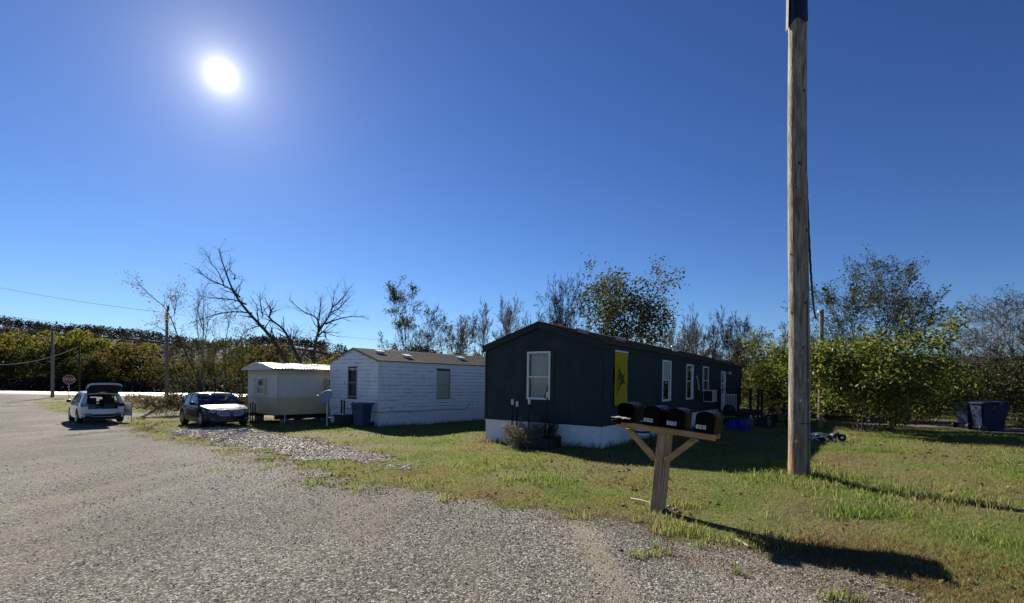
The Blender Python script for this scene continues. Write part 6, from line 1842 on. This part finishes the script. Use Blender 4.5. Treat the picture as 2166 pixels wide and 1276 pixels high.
for s in (-1, 1):
    mb = MB(); mb.add([(.40, s * .12, .92), (.10, s * .14, .95), (-.05, s * .14, .72), (.25, s * .16, .55)], [(0, 1, 2, 3)]); q = mb.build('fairing', M['moto_red'], moto); q = q.modifiers.new('t', 'SOLIDIFY'); q.thickness = .02
    mb = MB(); mb.add([(-.35, s * .11, .84), (-.85, s * .09, .98), (-.80, s * .09, .88), (-.40, s * .12, .68)], [(0, 1, 2, 3)]); q = mb.build('side_panel', M['moto_red'], moto); q = q.modifiers.new('t', 'SOLIDIFY'); q.thickness = .02
mb = MB(); mb.grid([[(.68 + .40 * cos(t), y, .36 + .40 * sin(t)) for t in np.linspace(.5, 2.1, 8)] for y in (-.07, 0, .07)]); q = mb.build('mudguard', M['moto_red'], moto, smooth=True); q = q.modifiers.new('t', 'SOLIDIFY'); q.thickness = .01
mb = MB(); mb.box(-.87, -.855, -.09, .09, .84, .96); mb.build('plate', M['sign_white'], moto)
mb = MB(); mb.tube([(.1, -.15, .45), (-.3, -.17, .42), (-.75, -.16, .62)], [.03, .03, .05], 8); mb.build('exhaust', M['galv'], moto)
# folded stroller lying in the grass
jx, jy = og(1745, 936)
jk = thing('stroller', 'folded stroller with white bars lying in the grass right of the utility pole', 'stroller', (jx, jy, tz(jx, jy)), radians(-10))
mb = MB()
for z, y in ((.10, -.1), (.16, .12), (.22, .0)): mb.tube([(-.62, y - .03, z), (-.1, y + .05, z + .05), (.25, y, z - .04)], .012, 6)
mb.tube([(-.45, -.14, .04), (-.2, .12, .24)], .012, 6); mb.tube([(-.25, -.14, .04), (-.42, .1, .22)], .012, 6); mb.build('frame', M['white_trim'], jk, smooth=True)
mb = MB(); mb.obox((.06, 0, .14), .5, .22, .10, Euler((.2, -.15, .1)).to_matrix()); mb.obox((.30, .02, .23), .22, .2, .12, Euler((.1, -.5, .1)).to_matrix()); mb.build('fabric', M['black_plastic'], jk, bevel=.03)
for x, z, y in ((.50, .14, .02), (-.02, .09, -.16), (.20, .08, -.14)):
    mb = MB(); mb.lathe([(.035, -.03), (.12 if x > .4 else .08, -.035), (.12 if x > .4 else .08, .035), (.035, .03)], 16, 'y', (x, y, z)); w = mb.build('wheel', M['tyre'], jk)
    mb = MB(); mb.lathe([(.001, -.038), (.05, -.036), (.05, .036), (.001, .038)], 12, 'y', (x, y, z)); mb.build('hub', M['galv'], w)
# sticks and rocks by the mailbox post
def stick(label, p0, p1, r, m=M['drystone'], z=.03):
    a, b = og(*p0), og(*p1)
    o = thing('stick', label, 'stick', (a[0], a[1], tz(*a) + z))
    mb = MB(); mb.tube([(0, 0, 0), ((b[0] - a[0]) * .5, (b[1] - a[1]) * .5, .02), (b[0] - a[0], b[1] - a[1], tz(*b) - tz(*a) + .015)], [r, r, r * .8], 6); mb.build('wood', m, o)
M['stick'] = mat('bleached_stick', (.46, .42, .36), rough=.8, var=.2)
stick('bleached stick lying at the foot of the mailbox post', (1334, 1064), (1378, 1076), .014, M['stick'], .05)
stick('pale stick on the gravel edge right of the mailbox post', (1557, 1145), (1583, 1163), .008, M['stick'], .02)
M['rock'] = mat('black_rock', (.035, .036, .042), rough=.6, var=.4, scale=14, bump=.4, bscale=40)
rg = random.Random(12)
def rock(x, y, s, lab, grp=None):
    o = thing('rock', lab, 'rock', (x, y, tz(x, y) + s * .2), rg.uniform(0, 6), grp)
    bm = bmesh.new(); bmesh.ops.create_icosphere(bm, subdivisions=1, radius=s)
    for v in bm.verts: v.co *= rg.uniform(.75, 1.15); v.co.z *= .7
    me = bpy.data.meshes.new('rock'); bm.to_mesh(me); bm.free(); me.materials.append(M['rock'])
    link(bpy.data.objects.new('boulder', me), o)
for px, py, s in ((1400, 1090, .035), (1408, 1084, .05), (1416, 1076, .055), (1424, 1072, .05), (1418, 1088, .045), (1428, 1081, .05), (1410, 1094, .04), (1434, 1086, .035)):
    x, y = og(px, py); rock(x, y, s, 'black rock in the small heap right of the mailbox post foot', 'black rocks by the mailbox post')
x, y = og(1320, 1073); rock(x, y, .05, 'grey black rock lying left of the mailbox post foot')
x, y = og(1312, 1166); rock(x, y, .035, 'lone dark rock on the gravel in front of the mailboxes')

# ------------------------------------------------------------------ grass, leaves, loose stones
rg = np.random.default_rng(77)
def scatter(n, r0, r1, a0=-52, a1=66, p=2.0):
    u = rg.random(n)
    r = r0 * (r1 / r0) ** u if p == 2.0 else (r0 ** (2 - p) + u * (r1 ** (2 - p) - r0 ** (2 - p))) ** (1 / (2 - p))
    a = np.radians(rg.uniform(a0, a1, n))
    return r * np.sin(a), r * np.cos(a)
def foot(h, L, Wd, m=.05):
    x, y, z, yaw = h; v = (sin(radians(yaw)), cos(radians(yaw))); u = (-v[1], v[0])
    c = lambda a, b: (x + v[0] * a + u[0] * b, y + v[1] * a + u[1] * b)
    return [c(-m, -m), c(L, -m), c(L, Wd + m), c(-m, Wd + m)]
FEET = [foot(H1, L1, W1), foot(H2, L2, W2)]
def blades(x, y, h, wd, lean, two=False):
    n = len(x); z = terr(x, y)
    a = rg.uniform(0, 2 * pi, n); dx, dy = np.cos(a), np.sin(a)
    la = rg.uniform(0, 2 * pi, n); l = h * lean * rg.random(n)
    b0 = np.stack([x - dx * wd / 2, y - dy * wd / 2, z - .01], 1); b1 = np.stack([x + dx * wd / 2, y + dy * wd / 2, z - .01], 1)
    t = np.stack([x + np.cos(la) * l, y + np.sin(la) * l, z + h], 1)
    if not two: return np.stack([b0, b1, t], 1).reshape(-1, 3), np.arange(3 * n).reshape(-1, 3)
    md = np.stack([x + np.cos(la) * l * .35, y + np.sin(la) * l * .35, z + h * .62], 1)
    m0 = md - np.stack([dx, dy, 0 * dx], 1) * (wd * .4)[:, None]; m1 = md + np.stack([dx, dy, 0 * dx], 1) * (wd * .4)[:, None]
    V = np.stack([b0, b1, m1, m0, t], 1).reshape(-1, 3); k = np.arange(n)[:, None] * 5
    return V, np.concatenate([k + [0, 1, 2], k + [0, 2, 3], k + [3, 2, 4]])
def lawn_ok(x, y, margin=.0, rag=1.0):
    d = seg_dist(x, y, ROAD); nz = fbm(x, y, 1.3, 3, 4) - .5
    ok = (-d - nz * rag * 1.5) > margin - .10 + .55 * rg.random(len(x)) ** 2
    ok &= (-seg_dist(x, y, DRIVE) - (fbm(x, y, 2.0, 3, 4) - .5) * 1.3) > -.05 * rg.random(len(x))
    ok &= (-seg_dist(x, y, TRACK) - (fbm(x, y, 2.0, 3, 4) - .5) * .8) > 0
    for f in FEET: ok &= seg_dist(x, y, f) < 0
    return ok
x, y = scatter(1100000, 3.4, 64)
k = lawn_ok(x, y); x, y = x[k], y[k]
bare = fbm(x, y, .5, 21, 3); k = rg.random(len(x)) < np.clip((bare - .25) * 5, .25, 1); x, y = x[k], y[k]
r = np.hypot(x, y)
V1, F1 = blades(x, y, (.018 + .024 * rg.random(len(x))) * (1 + .018 * r) * (.6 + .8 * fbm(x, y, .9, 31, 2)), .0045 + .0008 * r, 1.8)
props(np_mesh('lawn_grass', V1, F1, M['grass']), 'short patchy autumn grass of the yard', kind='stuff')
# taller tufts: by the pole, along walls, the road edge and here and there
x, y = scatter(460000, 3.4, 34)
d_pole = np.hypot(x - px_, (y - py_)) ; tuft = vnoise(x, y, 1.6, 41) * vnoise(x, y, .35, 42)
pm = np.clip((tuft - .42) * 3.2, 0, 1)
pm = np.maximum(pm, np.exp(-(d_pole / .8) ** 2) * .9); pm = np.maximum(pm, np.exp(-(((x - px_ - .9) ** 2 + (y - py_ + 1.4) ** 2) / .9)) * .55)
for f in FEET: pm = np.maximum(pm, np.exp(-(np.abs(seg_dist(x, y, f)) / .22) ** 2) * .9)
dm = np.hypot(x - mx, y - my); pm = np.maximum(pm, np.exp(-(dm / .22) ** 2) * .25)
dv_ = seg_dist(x, y, ROAD) + (fbm(x, y, 1.3, 3, 4) - .5) * 1.5
weed = (dv_ > -.2) & (dv_ < 1.2) & (vnoise(x, y, 1.1, 91) * vnoise(x, y, 4.0, 92) > .46 + .14 * dv_) & (np.hypot(x, y) < 16)
k = ((rg.random(len(x)) < pm) & lawn_ok(x, y, .05)) | (weed & (rg.random(len(x)) < .5)); x, y = x[k], y[k]; r = np.hypot(x, y)
near_wall = np.minimum.reduce([np.abs(seg_dist(x, y, f)) for f in FEET]) < .4
V2, F2 = blades(x, y, (.04 + .09 * rg.random(len(x)) ** 1.7) * (1 + .9 * near_wall), .006 + .0007 * r, 1.0, True)
props(np_mesh('tall_grass', V2, F2, M['grass']), 'longer green grass tufts by the pole, the walls and the gravel edge', kind='stuff')
x, y = scatter(15000, 3.5, 40); k = lawn_ok(x, y, -.3); x, y = x[k], y[k]
k = rg.random(len(x)) < np.clip(fbm(x, y, .5, 51, 3) * 5 - 2.2, .03, 1); x, y = x[k], y[k]; r = np.hypot(x, y)
Vl, Fl = quads_at(np.stack([x, y, terr(x, y) + .02 + .02 * rg.random(len(x))], 1), (.035 + .0025 * r) * rg.uniform(.7, 1.3, len(x)), rg, .7)
props(np_mesh('fallen_leaves', Vl, Fl, M['fallen']), 'brown fallen leaves scattered over the lawn', kind='stuff')
def stones(x, y, s, flat=.42):
    n = len(x); z = terr(x, y) + .008 + s * .18
    base = np.array([[1, 0, 0], [0, 1, 0], [-1, 0, 0], [0, -1, 0], [0, 0, flat], [0, 0, -flat]], float)
    P = base[None] * (s * .5)[:, None, None] * rg.uniform(.65, 1.25, (n, 6, 1)) + rg.normal(size=(n, 6, 3)) * (s * .08)[:, None, None]
    a = rg.uniform(0, 2 * pi, n); c, q = np.cos(a), np.sin(a)
    X = P[..., 0] * c[:, None] - P[..., 1] * q[:, None]; Y = P[..., 0] * q[:, None] + P[..., 1] * c[:, None]
    V = np.stack([X + x[:, None], Y + y[:, None], P[..., 2] + z[:, None]], -1).reshape(-1, 3)
    f = np.array([[0, 1, 4], [1, 2, 4], [2, 3, 4], [3, 0, 4], [1, 0, 5], [2, 1, 5], [3, 2, 5], [0, 3, 5]])
    return V, ((np.arange(n) * 6)[:, None, None] + f[None]).reshape(-1, 3)
x, y = scatter(120000, 2.6, 20, -50, 45)
d = seg_dist(x, y, ROAD) + (fbm(x, y, 1.3, 3, 4) - .5) * 1.5
edge = np.exp(-(np.maximum(d, 0) / 1.2)); k = (d > -.25) & (rg.random(len(x)) < (.07 + .93 * edge) * np.clip((19 - np.hypot(x, y)) / 9, 0, 1)); x, y = x[k], y[k]; r = np.hypot(x, y)
V3, F3 = stones(x, y, (.007 + .0011 * r) * rg.uniform(.6, 1.7, len(x)))
props(np_mesh('loose_gravel', V3, F3, M['stone']), 'loose gravel chips over the road and along its edge', kind='stuff')
x, y = scatter(60000, 9, 30, -45, 5)
d = seg_dist(x, y, DRIVE) + (fbm(x, y, 2.0, 3, 4) - .5) * 1.3; k = d > -.3 * rg.random(len(x)); x, y = x[k], y[k]; r = np.hypot(x, y)
V4, F4 = stones(x, y, (.02 + .0018 * r) * rg.uniform(.6, 1.6, len(x)), .42)
props(np_mesh('driveway_stones', V4, F4, M['drystone']), 'pale loose stones of the parking strip', kind='stuff')
# straw and dry grass caught along the gravel edge
x, y = scatter(260000, 3.2, 26, -45, 47); d = seg_dist(x, y, ROAD)
k = (np.abs(d + (fbm(x, y, 1.3, 3, 4) - .5) * 1.5 - .1) < .5) & (rg.random(len(x)) < np.clip(fbm(x, y, 1.1, 61, 3) * 3.4 - 1.1, 0, 1)); x, y = x[k], y[k]; r = np.hypot(x, y)
V5, F5 = blades(x, y, np.full(len(x), .025), .004 + .0006 * r, 4.0)
props(np_mesh('straw', V5, F5, M['leaf_straw'] if 'leaf_straw' in M else leaf_mat('straw', [(0, (.18, .11, .055)), (.6, (.27, .19, .095)), (1, (.36, .28, .16))], trans=.3)), 'dry straw lying along the gravel edge', kind='stuff')
